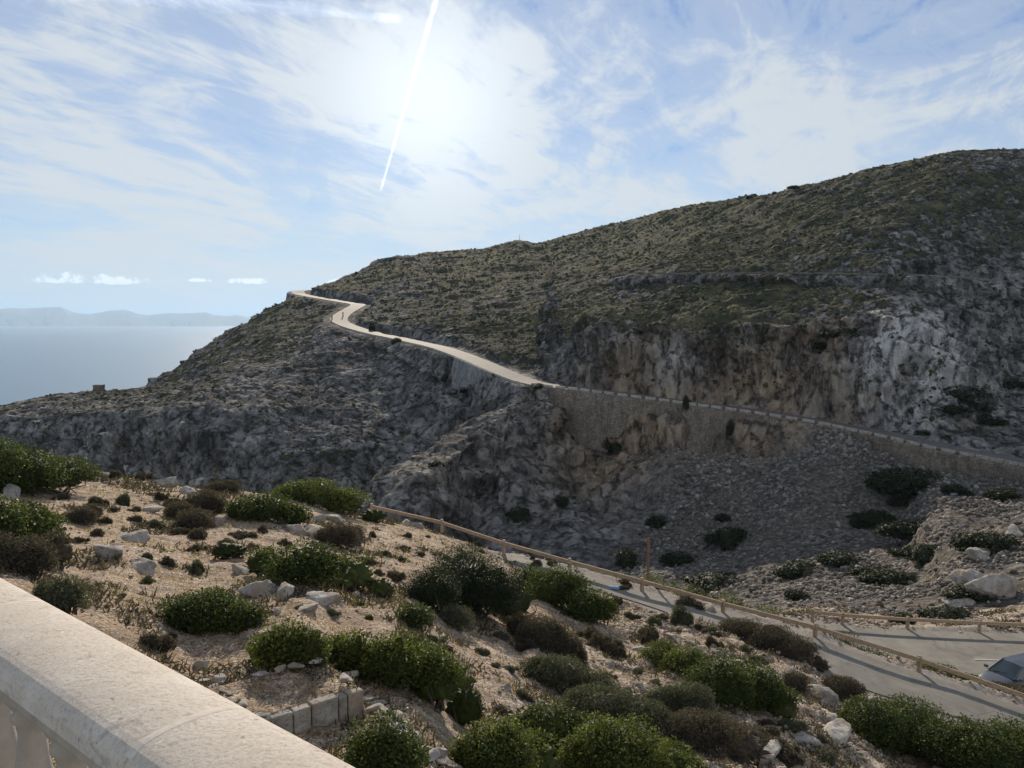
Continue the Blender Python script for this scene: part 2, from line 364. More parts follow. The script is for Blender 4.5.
WALL_H = [(460,0),(468,9.0),(474,8.6),(486,6.0),(500,3.0),(512,1.0),(535,.6),(556,1.0),(566,5),(575,10),(590,12.5),(622,12.5),(636,6),(650,2.6),(684,2.6),(692,10),(728,10),(742,2.0),(790,1.2),(850,1.0),(885,1.4),(905,4.2),(940,4.8),(1024,3.6),(1200,3)]
STEP_A = unproj(362, 688, 12.2); _zt = STEP_A[2]
_B = unproj(268, 717, 1.0); _B = _B * (_zt / _B[2])
STEP_X = (_B - STEP_A)[:2]; STEP_L = float(np.linalg.norm(STEP_X)); STEP_X = STEP_X / STEP_L
STEP_N = np.array((-STEP_X[1], STEP_X[0])); STEP_N = STEP_N * np.sign(STEP_N[1])

def base_terrain(S, Dg):
    """heights on the (s, distance) grid plus the continuous station index"""
    ns = len(S)
    lines = np.zeros((NK, ns)); linez = np.zeros((NK, ns))
    for k in range(NK):
        o = np.argsort(LS[k])
        lines[k] = pchip(LS[k][o], LD[k][o], S); linez[k] = pchip(LS[k][o], LZ[k][o], S)
    Z = np.zeros((len(Dg), ns), np.float32); K = np.zeros_like(Z)
    kk = np.arange(NK, dtype=float)
    for j in range(ns):
        x = np.maximum.accumulate(lines[:, j] + kk * 1e-4)
        z = linez[:, j]
        Z[:, j] = 0.5 * pchip(x, z, Dg) + 0.5 * np.interp(Dg, x, z)
        K[:, j] = np.interp(Dg, x, kk)
    return Z, K

def build_grid(S, Dg):
    Z, K = base_terrain(S, Dg)
    Sg, DD = np.meshgrid(S, Dg)
    X = (Sg * DD).astype(np.float32); Y = DD.astype(np.float32)
    far = Y > 55
    # broad undulation before the roads are cut
    cl = np.clip
    big = (fbm(X / 34, Y / 34, X * 0, 3, seed=3) - 0.5)
    med = (fbm(X / 9, Y / 9, X * 0, 3, seed=9) - 0.5)
    Z = Z + np.where(far, cl((Y - 60) / 120, 0, 1) * (big * 4.0 + med * 1.6), 0)
    near = cl((Y - 4) / 8, 0, 1) * (1 - sstep(42, 55, Y))
    Z = Z + near * ((fbm(X / 3.2, Y / 3.2, X * 0, 4, seed=21) - 0.5) * 0.55)
    Z, dfar = carve(X, Y, Z, FAR_RD, 4.6, 3.0, 0.15)
    Z, dup = carve(X, Y, Z, UP_RD, 2.6, 3.0, 0.1)
    # near road and turning place
    m = (Y > 26) & (Y < 56) & (X > -6)
    dn = np.full(X.shape, 1e3, np.float32)
    if m.any():
        dd, bz, sd = nearest_on(NEARC[:, :3], X[m], Y[m])
        hw = np.zeros_like(dd)
        idx = np.abs(X[m][:, None] - NEARC[None, ::4, 0]).argmin(1) if m.sum() < 2e6 else None
        hw = NEARC[::4, 3][idx].astype(np.float32)
        t = sstep(0.0, 1.1, dd - hw - 0.35)
        z = Z[m]; Z[m] = (bz - 0.03) * (1 - t) + z * t
        dn[m] = dd - hw
    Z, dl = carve(X, Y, Z, LOT, 5.2, 1.2, 0.03)
    # foot of the road walls: the rock is cut back so the masonry stands free
    pr = project(FAR_RD)[0]
    HW = np.interp(pr, [q[0] for q in WALL_H], [q[1] for q in WALL_H])
    m = (dfar > 4.55) & (dfar < 22) & (Y < 245)
    if m.any():
        Xm, Ym = X[m], Y[m]
        d2 = np.full(Xm.shape, 1e9); ix = np.zeros(Xm.shape, int)
        for q in range(0, len(FAR_RD), 2):
            e = (Xm - FAR_RD[q, 0]) ** 2 + (Ym - FAR_RD[q, 1]) ** 2
            u_ = e < d2; d2 = np.where(u_, e, d2); ix = np.where(u_, q, ix)
        valley = (Xm ** 2 + Ym ** 2) < (FAR_RD[ix, 0] ** 2 + FAR_RD[ix, 1] ** 2)
        dd = dfar[m]; h = HW[ix]
        cap = FAR_RD[ix, 2] - h * np.clip((dd - 4.75) / 0.3, 0, 1) - .2 + np.maximum(0, dd - 4.75 - 0.14 * h - 0.3) * 1.0
        z = Z[m]; Z[m] = np.where(valley & (h > 1.2), np.minimum(z, cap), z)
    # small levelled platform behind the block step and the trodden path in front of it
    tt = (X - STEP_A[0]) * STEP_X[0] + (Y - STEP_A[1]) * STEP_X[1]
    pp = (X - STEP_A[0]) * STEP_N[0] + (Y - STEP_A[1]) * STEP_N[1]
    inx = sstep(-.12, .02, tt) * (1 - sstep(STEP_L + 1.2, STEP_L + 2.2, tt))
    w_ = inx * sstep(-.02, .06, pp) * (1 - sstep(1.25, 1.9, pp))
    Z = Z * (1 - w_) + (STEP_A[2] - .04 + .05 * pp) * w_
    w2 = (1 - sstep(STEP_L + 1.2, STEP_L + 2.2, tt)) * sstep(-2.4, -1.2, tt) * (1 - sstep(-.06, .0, pp)) * sstep(-2.6, -1.6, pp)
    Z = np.where(w2 > 0, Z * (1 - w2) + np.minimum(Z, STEP_A[2] - .36 + .12 * np.minimum(tt, 0)) * w2, Z)
    return X, Y, Z.astype(np.float32), K, dfar, dup, dn, dl

# ------------------------------------------------------------------ materials
def mat_new(name):
    m = bpy.data.materials.new(name); m.use_nodes = True
    m.node_tree.nodes.clear()
    t = NT(m.node_tree)
    b = t.new('ShaderNodeBsdfPrincipled'); o = t.new('ShaderNodeOutputMaterial')
    t.link(b.outputs[0], o.inputs[0])
    b.inputs['Specular IOR Level'].default_value = 0.25
    return m, t, b, o
def attr(t, name):
    n = t.new('ShaderNodeAttribute'); n.attribute_name = name; return n.outputs['Fac']
def objvec(t): return t.new('ShaderNodeTexCoord').outputs['Object']
def geopos(t): return t.new('ShaderNodeNewGeometry').outputs['Position']

def m_ground():
    m, t, b, o = mat_new("stony_ground")
    p = geopos(t)
    n1 = t.noise(p, 0.35, 4); n2 = t.noise(p, 2.2, 5, 0.62); n3 = t.noise(p, 16, 5, 0.7)
    col = t.ramp(n2, [(0.34, (0.21, 0.145, 0.095)), (0.5, (0.37, 0.272, 0.185)), (0.66, (0.54, 0.43, 0.32))])
    col = t.mix(t.ramp(n1, [(0.42, 0.0), (0.62, 0.65)]), col, (0.33, 0.225, 0.14))
    # bare pale limestone breaking through
    rk = t.math('MULTIPLY', attr(t, 'rock'), t.ramp(n2, [(0.42, 0.15), (0.55, 1.0)]))
    rcol = t.ramp(t.noise(p, 5, 6, 0.7), [(0.35, (0.25, 0.205, 0.16)), (0.65, (0.60, 0.53, 0.43))])
    col = t.mix(rk, col, rcol)
    vc = t.voro(p, 13, 'F1', 'Color'); vd = t.voro(p, 13, 'F1', 'Distance')
    peb = t.math('MULTIPLY', t.ramp(vd, [(0.30, 1.0), (0.46, 0.0)]), t.ramp(t.noise(p, 6, 4, 0.7), [(0.42, 0.0), (0.52, 1.0)]))
    sepc = t.new('ShaderNodeSeparateColor'); t.link(vc, sepc.inputs[0])
    pcol = t.ramp(sepc.outputs[0], [(0.0, (0.12, 0.09, 0.07)), (0.5, (0.34, 0.27, 0.20)), (0.8, (0.50, 0.43, 0.34)), (1.0, (0.72, 0.66, 0.56))])
    col = t.mix(t.math('MULTIPLY', peb, 0.9), col, pcol)
    v2 = t.voro(p, 42, 'F1', 'Color'); s2_ = t.new('ShaderNodeSeparateColor'); t.link(v2, s2_.inputs[0])
    v3 = t.voro(p, 21, 'F1', 'Color'); s3_ = t.new('ShaderNodeSeparateColor'); t.link(v3, s3_.inputs[0])
    col = t.mix(0.75, col, t.mix(1.0, col, t.ramp(s2_.outputs[1], [(0.0, 0.3), (0.6, 1.0), (1.0, 1.7)]), 'MULTIPLY'))
    col = t.mix(t.ramp(n3, [(0.4, 0.0), (0.55, 0.7)]), col, t.mix(1.0, col, t.ramp(s3_.outputs[0], [(0.0, 0.35), (0.5, 0.9), (1.0, 1.5)]), 'MULTIPLY'))
    # dark litter of dead leaves and dry twigs
    lit = t.math('MULTIPLY', t.ramp(t.noise(p, 1.3, 6, 0.7, 0.5), [(0.48, 0.0), (0.60, 0.85)]), t.ramp(t.noise(p, 22, 4, 0.75), [(0.44, 0.1), (0.55, 1.0)]))
    col = t.mix(lit, col, (0.13, 0.095, 0.062))
    gr = attr(t, 'path')
    gcol = t.ramp(t.noise(p, 3.0, 6, 0.65), [(0.3, (0.25, 0.235, 0.215)), (0.7, (0.33, 0.31, 0.285))])
    col = t.mix(gr, col, gcol)
    t.link(col, b.inputs['Base Color']); b.inputs['Roughness'].default_value = 0.95
    h = t.math('ADD', t.math('MULTIPLY', t.noise(p, 7, 7, 0.68), 0.16), t.math('MULTIPLY', peb, 0.07))
    h = t.math('ADD', h, t.math('MULTIPLY', n3, 0.05))
    t.link(t.bump(h, 0.8, 0.5), b.inputs['Normal'])
    return m
def m_hill():
    m, t, b, o = mat_new("limestone_hillside")
    p = geopos(t)
    ps = t.scale(p, (1, 1, 0.45))
    n1 = t.noise(p, 0.05, 5, 0.6); n2 = t.noise(ps, 0.20, 8, 0.68, 0.25); n3 = t.noise(p, 1.1, 6, 0.68)
    n4 = t.noise(t.scale(p, (1, 1, 0.3)), 0.6, 6, 0.7, 0.5)
    comb_ = t.math('ADD', t.math('MULTIPLY', n2, 0.5), t.math('ADD', t.math('MULTIPLY', n3, 0.22), t.math('MULTIPLY', n4, 0.28)))
    rock = t.ramp(comb_, [(0.40, (0.085, 0.082, 0.079)), (0.46, (0.19, 0.184, 0.175)), (0.52, (0.315, 0.303, 0.285)), (0.60, (0.52, 0.50, 0.47))])
    rock = t.mix(t.ramp(n1, [(0.40, 0.75), (0.52, 0.0)]), rock, t.mix(1.0, rock, (0.45, 0.44, 0.43), 'MULTIPLY'))
    och = t.math('MULTIPLY', attr(t, 'ochre'), t.ramp(t.noise(ps, 0.12, 6, 0.65), [(0.35, 0.45), (0.55, 1.0)]))
    rock = t.mix(och, rock, t.ramp(comb_, [(0.40, (0.13, 0.095, 0.065)), (0.47, (0.27, 0.205, 0.145)), (0.58, (0.42, 0.33, 0.24))]))
    pale = t.math('MULTIPLY', attr(t, 'pale'), t.ramp(t.noise(ps, 0.5, 7, 0.7), [(0.36, 0.25), (0.5, 1.0)]))
    rock = t.mix(pale, rock, t.ramp(comb_, [(0.42, (0.35, 0.34, 0.33)), (0.52, (0.68, 0.665, 0.64))]))
    # crevice shade painted into the rock colour along broken crack lines
    wn = t.new('ShaderNodeVectorMath', operation='MULTIPLY_ADD'); t.link(t.noise(p, 0.35, 5, 0.7, out='Color'), wn.inputs[0]); wn.inputs[1].default_value = (2.2, 2.2, 2.2); t.link(t.scale(p, (1, 1, 0.5)), wn.inputs[2])
    ck = t.voro(wn.outputs[0], 0.30, 'DISTANCE_TO_EDGE')
    ck2 = t.noise(p, 0.5, 5, 0.7)
    crack = t.math('MULTIPLY', t.ramp(ck, [(0.0, 1.0), (0.07, 0.75), (0.16, 0.0)]), t.ramp(ck2, [(0.42, 0.0), (0.55, 0.9)]))
    rock = t.mix(crack, rock, (0.035, 0.033, 0.032))
    scr = attr(t, 'scree')
    vsc = t.voro(p, 1.9, 'F1', 'Color'); sx = t.new('ShaderNodeSeparateColor'); t.link(vsc, sx.inputs[0])
    sc1 = t.ramp(sx.outputs[0], [(0.0, (0.085, 0.077, 0.07)), (0.55, (0.175, 0.16, 0.142)), (1.0, (0.38, 0.35, 0.315))])
    sc1 = t.mix(t.ramp(t.noise(p, 0.09, 4), [(0.4, 0.0), (0.65, 0.45)]), sc1, (0.20, 0.165, 0.125))
    grim = t.noise(t.scale(p, (1, 1, 0.14)), 0.33, 6, 0.68, 0.4)
    rock = t.mix(t.ramp(grim, [(0.50, 0.0), (0.57, 0.7)]), rock, t.mix(1.0, rock, (0.42, 0.41, 0.42), 'MULTIPLY'))
    col = t.mix(scr, rock, sc1)
    veg = t.math('ADD', attr(t, 'veg'), t.math('MULTIPLY', t.math('SUBTRACT', t.noise(p, 0.30, 6, 0.66), 0.5), 2.0))
    vm = t.ramp(veg, [(0.48, 0.0), (0.66, 1.0)])
    vcol = t.ramp(t.noise(p, 0.12, 5, 0.6), [(0.40, (0.048, 0.053, 0.033)), (0.5, (0.10, 0.095, 0.055)), (0.60, (0.175, 0.158, 0.088))])
    vcol = t.mix(t.ramp(t.noise(p, 2.2, 4, 0.7), [(0.4, 0.6), (0.6, 0.0)]), vcol, (0.045, 0.05, 0.03))
    col = t.mix(vm, col, vcol)
    t.link(col, b.inputs['Base Color']); b.inputs['Roughness'].default_value = 0.97
    b.inputs['Specular IOR Level'].default_value = 0.05
    h = t.math('ADD', t.math('MULTIPLY', n2, 2.2), t.math('MULTIPLY', n3, 0.7))
    h = t.math('ADD', h, t.math('MULTIPLY', t.math('MINIMUM', ck, 0.15), 2.0))
    h = t.math('ADD', h, t.math('MULTIPLY', t.noise(p, 5.0, 4, 0.7), 0.25))
    h = t.math('MULTIPLY', h, t.math('SUBTRACT', 1.0, t.math('MULTIPLY', t.math('MAXIMUM', vm, och), 0.55)))
    t.link(t.bump(h, 1.0, 1.3), b.inputs['Normal'])
    return m
def m_rock(name="weathered_limestone", dark=1.0):
    m, t, b, o = mat_new(name)
    p = geopos(t)
    n = t.noise(p, 2.4, 7, 0.7); n2 = t.noise(p, 11, 6, 0.7)
    col = t.ramp(n, [(0.32, (0.19 * dark, 0.17 * dark, 0.15 * dark)), (0.5, (0.36 * dark, 0.33 * dark, 0.29 * dark)), (0.68, (0.52 * dark, 0.49 * dark, 0.44 * dark))])
    col = t.mix(t.ramp(n2, [(0.52, 0.0), (0.66, 0.6)]), col, (0.11, 0.10, 0.09))
    col = t.mix(t.ramp(t.noise(p, 1.1, 3), [(0.5, 0.0), (0.65, 0.5)]), col, (0.33, 0.235, 0.15))
    t.link(col, b.inputs['Base Color']); b.inputs['Roughness'].default_value = 0.93
    t.link(t.bump(t.math('ADD', n, t.math('MULTIPLY', n2, 0.4)), 0.8, 0.12), b.inputs['Normal'])
    return m
def m_stones():
    m, t, b, o = mat_new("loose_stone")
    g = t.new('ShaderNodeNewGeometry')
    col = t.ramp(g.outputs['Random Per Island'], [(0.0, (0.17, 0.13, 0.095)), (0.6, (0.36, 0.285, 0.21)), (1.0, (0.58, 0.51, 0.42))])
    n = t.noise(g.outputs['Position'], 18, 4, 0.7)
    col = t.mix(t.ramp(n, [(0.4, 0.35), (0.6, 0.0)]), col, (0.16, 0.135, 0.11))
    t.link(col, b.inputs['Base Color']); b.inputs['Roughness'].default_value = 0.95
    t.link(t.bump(n, 0.5, 0.05), b.inputs['Normal'])
    return m
def m_scree():
    m, t, b, o = mat_new("scree_stone")
    g = t.new('ShaderNodeNewGeometry')
    col = t.ramp(g.outputs['Random Per Island'], [(0.0, (0.09, 0.08, 0.07)), (0.6, (0.195, 0.175, 0.152)), (1.0, (0.46, 0.42, 0.37))])
    n = t.noise(g.outputs['Position'], 3.5, 5, 0.7)
    col = t.mix(t.ramp(n, [(0.42, 0.5), (0.6, 0.0)]), col, (0.13, 0.115, 0.10))
    t.link(col, b.inputs['Base Color']); b.inputs['Roughness'].default_value = 0.95
    t.link(t.bump(n, 0.7, 0.4), b.inputs['Normal'])
    return m
def m_leaf(name, a, c, d, trans=0.35, rough=0.5, dead=None):
    m, t, b, o = mat_new(name)
    g = t.new('ShaderNodeNewGeometry'); oi = t.new('ShaderNodeObjectInfo')
    r = t.math('FRACT', t.math('ADD', g.outputs['Random Per Island'], oi.outputs['Random']))
    col = t.ramp(r, [(0.0, a), (0.55, c), (1.0, d)])
    pn = t.noise(g.outputs['Position'], 2.0, 3)
    col = t.mix(t.ramp(pn, [(0.4, 0.45), (0.6, 0.0)]), col, a)
    if dead:
        col = t.mix(t.ramp(t.noise(g.outputs['Position'], 1.3, 4, 0.6), [(0.58, 0.0), (0.68, 0.8)]), col, dead)
    t.link(col, b.inputs['Base Color']); b.inputs['Roughness'].default_value = max(rough, .6); b.inputs['Specular IOR Level'].default_value = 0.18
    tr = t.new('ShaderNodeBsdfTranslucent'); t.link(t.mix(1.0, col, (1.5, 1.6, 0.9), 'MULTIPLY'), tr.inputs[0])
    mx = t.new('ShaderNodeMixShader'); mx.inputs[0].default_value = trans
    t.link(b.outputs[0], mx.inputs[1]); t.link(tr.outputs[0], mx.inputs[2]); t.link(mx.outputs[0], o.inputs[0])
    return m
def m_plain(name, col, rough=0.8, nscale=6.0, var=0.25, bump=0.2, bdist=0.02, metal=0.0, spec=0.3, stretch=(1, 1, 1), detail=5):
    m, t, b, o = mat_new(name)
    p = t.scale(objvec(t), stretch)
    n = t.noise(p, nscale, detail, 0.65)
    lo = tuple(c * (1 - var) for c in col); hi = tuple(min(1, c * (1 + var)) for c in col)
    t.link(t.ramp(n, [(0.3, lo), (0.7, hi)]), b.inputs['Base Color'])
    b.inputs['Roughness'].default_value = rough; b.inputs['Metallic'].default_value = metal
    b.inputs['Specular IOR Level'].default_value = spec
    if bump: t.link(t.bump(n, bump, bdist), b.inputs['Normal'])
    return m
def m_coping():
    m, t, b, o = mat_new("cast_stone_coping")
    p = objvec(t)
    n = t.noise(p, 3.0, 5, 0.6); f = t.noise(p, 90, 7, 0.75); pit = t.noise(p, 34, 4, 0.6)
    col = t.ramp(n, [(0.3, (0.50, 0.435, 0.36)), (0.7, (0.62, 0.555, 0.475))])
    col = t.mix(t.ramp(f, [(0.38, 0.5), (0.52, 0.0)]), col, (0.28, 0.25, 0.22))
    col = t.mix(t.ramp(t.noise(p, 6, 5, 0.7), [(0.55, 0.0), (0.72, 0.5)]), col, (0.66, 0.62, 0.55))
    col = t.mix(t.ramp(pit, [(0.66, 0.0), (0.71, 0.7)]), col, (0.16, 0.14, 0.12))
    col = t.mix(t.ramp(t.noise(p, 9, 6, 0.75, 0.6), [(0.58, 0.0), (0.63, 0.55)]), col, (0.30, 0.27, 0.235))
    col = t.mix(t.ramp(t.noise(p, 14, 5, 0.7, 0.4), [(0.66, 0.0), (0.69, 0.7)]), col, (0.78, 0.74, 0.66))
    t.link(col, b.inputs['Base Color']); b.inputs['Roughness'].default_value = 0.8
    h = t.math('ADD', t.math('MULTIPLY', f, 0.35), t.math('MULTIPLY', pit, -0.15))
    h = t.math('ADD', h, t.math('MULTIPLY', n, 0.6))
    t.link(t.bump(h, 0.8, 0.014), b.inputs['Normal'])
    return m
def m_masonry(name, base, mortar, sx, sy):
    m, t, b, o = mat_new(name)
    uv = t.new('ShaderNodeUVMap').outputs[0]
    br = t.new('ShaderNodeTexBrick'); t.link(uv, br.inputs['Vector'])
    br.inputs['Scale'].default_value = 1.0; br.inputs['Brick Width'].default_value = sx; br.inputs['Row Height'].default_value = sy
    br.inputs['Mortar Size'].default_value = 0.035; br.inputs['Bias'].default_value = 0.0
    br.inputs['Color1'].default_value = (*[c * 0.7 for c in base], 1); br.inputs['Color2'].default_value = (*[c * 1.25 for c in base], 1)
    br.inputs['Mortar'].default_value = (*mortar, 1)
    n = t.noise(geopos(t), 0.6, 6, 0.7)
    col = t.mix(t.ramp(n, [(0.38, 0.8), (0.58, 0.0)]), br.outputs[0], tuple(c * 0.42 for c in base))
    sk = t.noise(t.scale(geopos(t), (1, 1, 0.12)), 0.9, 5, 0.7)
    col = t.mix(t.ramp(sk, [(0.50, 0.0), (0.62, 0.75)]), col, tuple(c * 0.38 for c in base))
    col = t.mix(t.ramp(t.noise(geopos(t), 2.6, 4, 0.8), [(0.5, 0.0), (0.65, 0.6)]), col, tuple(min(1, c * 1.6) for c in base))
    t.link(col, b.inputs['Base Color']); b.inputs['Roughness'].default_value = 0.95
    t.link(t.bump(t.math('ADD', t.math('MULTIPLY', br.outputs['Fac'], -0.5), n), 0.6, 0.25), b.inputs['Normal'])
    return m
def m_asphalt(name, lo, hi, stain=0.6, gloss=0.9, spec=.25):
    m, t, b, o = mat_new(name)
    p = geopos(t)
    n = t.noise(p, 0.7, 6, 0.68, 0.4); f = t.noise(p, 22, 4, 0.7)
    col = t.ramp(n, [(0.34, lo), (0.66, hi)])
    col = t.mix(t.ramp(f, [(0.4, 0.3), (0.6, 0.0)]), col, tuple(c * 0.7 for c in lo))
    ck = t.voro(p, 0.55, 'DISTANCE_TO_EDGE')
    crk = t.math('MULTIPLY', t.ramp(ck, [(0.0, 1.0), (0.02, 0.0)]), t.ramp(t.noise(p, 0.4, 3), [(0.48, 0.0), (0.6, stain)]))
    col = t.mix(crk, col, tuple(c * 0.35 for c in lo))
    col = t.mix(t.math('MULTIPLY', t.ramp(t.noise(p, 0.32, 5, 0.7, 1.0), [(0.56, 0.0), (0.66, 1.0)]), stain), col, tuple(c * 0.62 for c in lo))
    t.link(col, b.inputs['Base Color']); b.inputs['Roughness'].default_value = gloss; b.inputs['Specular IOR Level'].default_value = spec
    t.link(t.bump(f, 0.4, 0.01), b.inputs['Normal'])
    return m

M_GROUND = m_ground(); M_HILL = m_hill(); M_ROCK = m_rock(); M_ROCKP = m_rock("pale_limestone", 1.08)
M_STONES = m_stones(); M_SCREE = m_scree()
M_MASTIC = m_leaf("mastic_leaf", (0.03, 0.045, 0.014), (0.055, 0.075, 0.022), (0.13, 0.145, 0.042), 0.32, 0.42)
M_MASTIC2 = m_leaf("yellow_green_mastic_leaf", (0.042, 0.06, 0.016), (0.08, 0.10, 0.026), (0.19, 0.195, 0.055), 0.36, 0.42)  # brighter, yellower leaf tone given to some whole bushes
M_PINE = m_leaf("dark_needle_leaf", (0.014, 0.02, 0.01), (0.026, 0.036, 0.014), (0.05, 0.06, 0.022), 0.2, 0.6)
M_DRY = m_leaf("dry_heather", (0.052, 0.043, 0.033), (0.088, 0.074, 0.056), (0.15, 0.125, 0.09), 0.25, 0.8)
M_OLIVE = m_leaf("grey_rosemary", (0.055, 0.06, 0.038), (0.09, 0.095, 0.058), (0.16, 0.16, 0.10), 0.25, 0.7, dead=(0.13, 0.10, 0.07))
M_STRAW = m_leaf("straw_grass", (0.20, 0.15, 0.08), (0.30, 0.23, 0.13), (0.42, 0.34, 0.2), 0.3, 0.8)
M_GRASSG = m_leaf("short_green_grass", (0.06, 0.08, 0.02), (0.10, 0.12, 0.035), (0.16, 0.17, 0.06), 0.3, 0.8)
M_HILLVEG = m_leaf("hillside_scrub_leaf", (0.035, 0.038, 0.022), (0.075, 0.073, 0.038), (0.16, 0.14, 0.07), 0.2, 0.9)
M_TWIG = m_plain("twig_bark", (0.085, 0.068, 0.05), 0.9, 20, 0.4, 0.3)
M_WOOD = m_plain("weathered_timber", (0.36, 0.265, 0.175), 0.85, 14, 0.35, 0.4, 0.01, stretch=(0.3, 1, 1))
M_WOODD = m_plain("dark_timber", (0.16, 0.105, 0.06), 0.85, 14, 0.35, 0.4, 0.01, stretch=(1, 1, 0.15))
M_COPE = m_coping()
M_BAL = m_plain("cast_stone_baluster", (0.36, 0.31, 0.25), 0.85, 18, 0.16, 0.3, 0.006)
M_PLINTH = m_plain("ochre_render", (0.60, 0.42, 0.24), 0.85, 5, 0.18, 0.3, 0.01)
M_WALL = m_masonry("dry_stone_wall", (0.235, 0.20, 0.16), (0.12, 0.10, 0.08), 0.75, 0.32)
M_WALLG = m_masonry("grey_retaining_wall", (0.25, 0.25, 0.25), (0.19, 0.19, 0.19), 1.6, 0.8)
M_FARROAD = m_asphalt("sunbleached_road", (0.11, 0.104, 0.094), (0.17, 0.16, 0.145), 0.2, 0.8, .2)
M_NEARROAD = m_asphalt("worn_grey_asphalt", (0.17, 0.158, 0.135), (0.26, 0.243, 0.21), 0.6, 0.85, .2)
M_TRACK = m_plain("dusty_track", (0.16, 0.15, 0.135), 0.95, 0.5, 0.25, 0.3, 0.1)
M_WHITE = m_plain("faded_white_paint", (0.45, 0.44, 0.41), 0.8, 6, 0.15, 0.0)
M_BLUE = m_plain("faded_blue_paint", (0.16, 0.25, 0.34), 0.8, 5, 0.15, 0.0)

# ------------------------------------------------------------------ terrain meshes
def sgrid(step):
    a = np.arange(-0.67, 0.6701, step)
    o = np.arange(0.69, 1.0, 0.02)
    return np.concatenate([-o[::-1], a, o])
def logr(a, b, st): return np.exp(np.arange(math.log(a), math.log(b), st))
S_N = sgrid(0.0018); D_N = np.concatenate([logr(3.0, 8, 0.03), logr(8, 56, 0.0042)])
S_F = sgrid(0.00125)
D_F = np.concatenate([logr(52.5, 130, 0.0045), np.arange(130, 290, 0.36), logr(290, 520, 0.0028), logr(520, 745, 0.02)])

def grid_faces(nr, nc):
    i = np.arange(nr * nc).reshape(nr, nc)
    return np.stack([i[:-1, :-1], i[:-1, 1:], i[1:, 1:], i[1:, :-1]], -1).reshape(-1, 4)
def normals(X, Y, Z):
    Pp = np.stack([X, Y, Z], -1)
    du = np.gradient(Pp, axis=1); dv = np.gradient(Pp, axis=0)
    n = np.cross(du, dv); n /= np.linalg.norm(n, axis=-1, keepdims=True) + 1e-9
    n *= np.sign(n[..., 2:3] + 1e-9)
    return n

# --- near ground
X, Y, Z, K, dfar, dup, dn, dl = build_grid(S_N, D_N)
onroad = np.clip(1 - sstep(0.1, 0.9, dn), 0, 1); onlot = 1 - sstep(4.4, 5.6, dl)
flat = np.maximum(onroad, onlot)
px_n = X / Y * F + 512
rough = sstep(500, 760, px_n) * 0.8 + 0.25
bld = fbm(X / 1.1, Y / 1.1, X * 0, 4, seed=31, ridged=True)
bld2 = fbm(X / 0.33, Y / 0.33, X * 0, 4, seed=37)
rockm = sstep(0.60, 0.74, bld * 0.7 + fbm(X / 5, Y / 5, X * 0, 2, seed=41) * 0.45)
rockm = rockm * (0.35 + 0.65 * sstep(380, 620, px_n))
rockm = np.clip(rockm + sstep(0.52, 0.62, fbm(X / 2.6, Y / 2.6, X * 0, 3, seed=43)) * sstep(560, 800, px_n) * 0.9, 0, 1)
disp = (bld2 - 0.5) * (0.07 + 0.13 * rough) + rockm * (0.05 + 0.12 * rough) * (0.4 + bld)
disp += (fbm(X / 0.12, Y / 0.12, X * 0, 3, seed=44) - 0.5) * 0.035
disp *= np.clip((Y - 5) / 4, 0.2, 1)
Zn = Z + disp * (1 - flat)
Xn = X + (1 - flat) * (vnoise(X / 0.5, Y / 0.5, X * 0, 51) - 0.5) * 0.12 * rockm
Yn = Y + (1 - flat) * (vnoise(X / 0.5, Y / 0.5, X * 0, 52) - 0.5) * 0.2 * rockm
VN = np.stack([Xn, Yn, Zn], -1)
me = mesh_np("ground", VN.reshape(-1, 3), grid_faces(*Xn.shape), M_GROUND, True)
a = me.attributes.new('rock', 'FLOAT', 'POINT'); a.data.foreach_set('value', (rockm * (1 - flat)).astype(np.float32).ravel())
a = me.attributes.new('path', 'FLOAT', 'POINT')
shoulder = (1 - sstep(0.3, 1.2, dn)) * (X > -2) + (1 - sstep(5.0, 6.0, dl))
a.data.foreach_set('value', np.clip(shoulder * 0.8, 0, 1).astype(np.float32).ravel())
tag(link("ground", me), kind='structure')
PYN = project(VN)[1]

# --- hillside across the valley
X, Y, Z, K, dfar, dup, dn, dl = build_grid(S_F, D_F)
nrm = normals(X, Y, Z)
slope = 1 - nrm[..., 2]
pxf = X / Y * F + 512
roadfade = sstep(4.6, 8.5, dfar) * (0.25 + 0.75 * sstep(2.6, 6, dup)) * sstep(4.7, 7.0, dl)
scree = sstep(560, 680, pxf + (K - 9) * -14) * sstep(7.0, 8.0, K) * (1 - sstep(12.6, 13.3, K + (fbm(X / 12, Y / 12, Z / 12, 3, seed=61) - 0.5) * 1.6))
scree = np.maximum(scree, sstep(620, 760, pxf) * (1 - sstep(8, 9, K)))
scree = np.where((pxf > 780) & (pxf < 905), np.maximum(scree, (1 - sstep(14.2, 14.8, K)) * sstep(790, 830, pxf)), scree)
scree *= 1 - sstep(0.62, 0.75, slope) * (pxf < 700)
rocky = sstep(0.10, 0.42, slope) * (1 - scree * 0.9)
jag = fbm(X / 15, Y / 15, Z / 34, 5, 0.58, seed=71, ridged=True) - 0.62
mid = fbm(X / 4.2 + jag, Y / 4.2, Z / 9.0, 4, 0.6, seed=81, ridged=True) - 0.62
mid = np.where(mid < 0, mid * 1.7, mid)
fin = fbm(X / 1.25, Y / 1.25, Z / 1.8, 3, 0.6, seed=91) - 0.5
h = Z + 0.25 * X + jag * 6
strat = np.abs(((h / 6.5) % 1.0) - 0.5) * 2
amp = (0.35 + 0.65 * rocky)
dsp = roadfade * (jag * 12.0 * amp + mid * 6.0 * amp * (1 - 0.6 * scree) + fin * (2.6 * amp + 0.25 * scree) + (strat - 0.5) * 1.9 * rocky)
cliffm = sstep(.30, .55, slope) * (1 - scree)
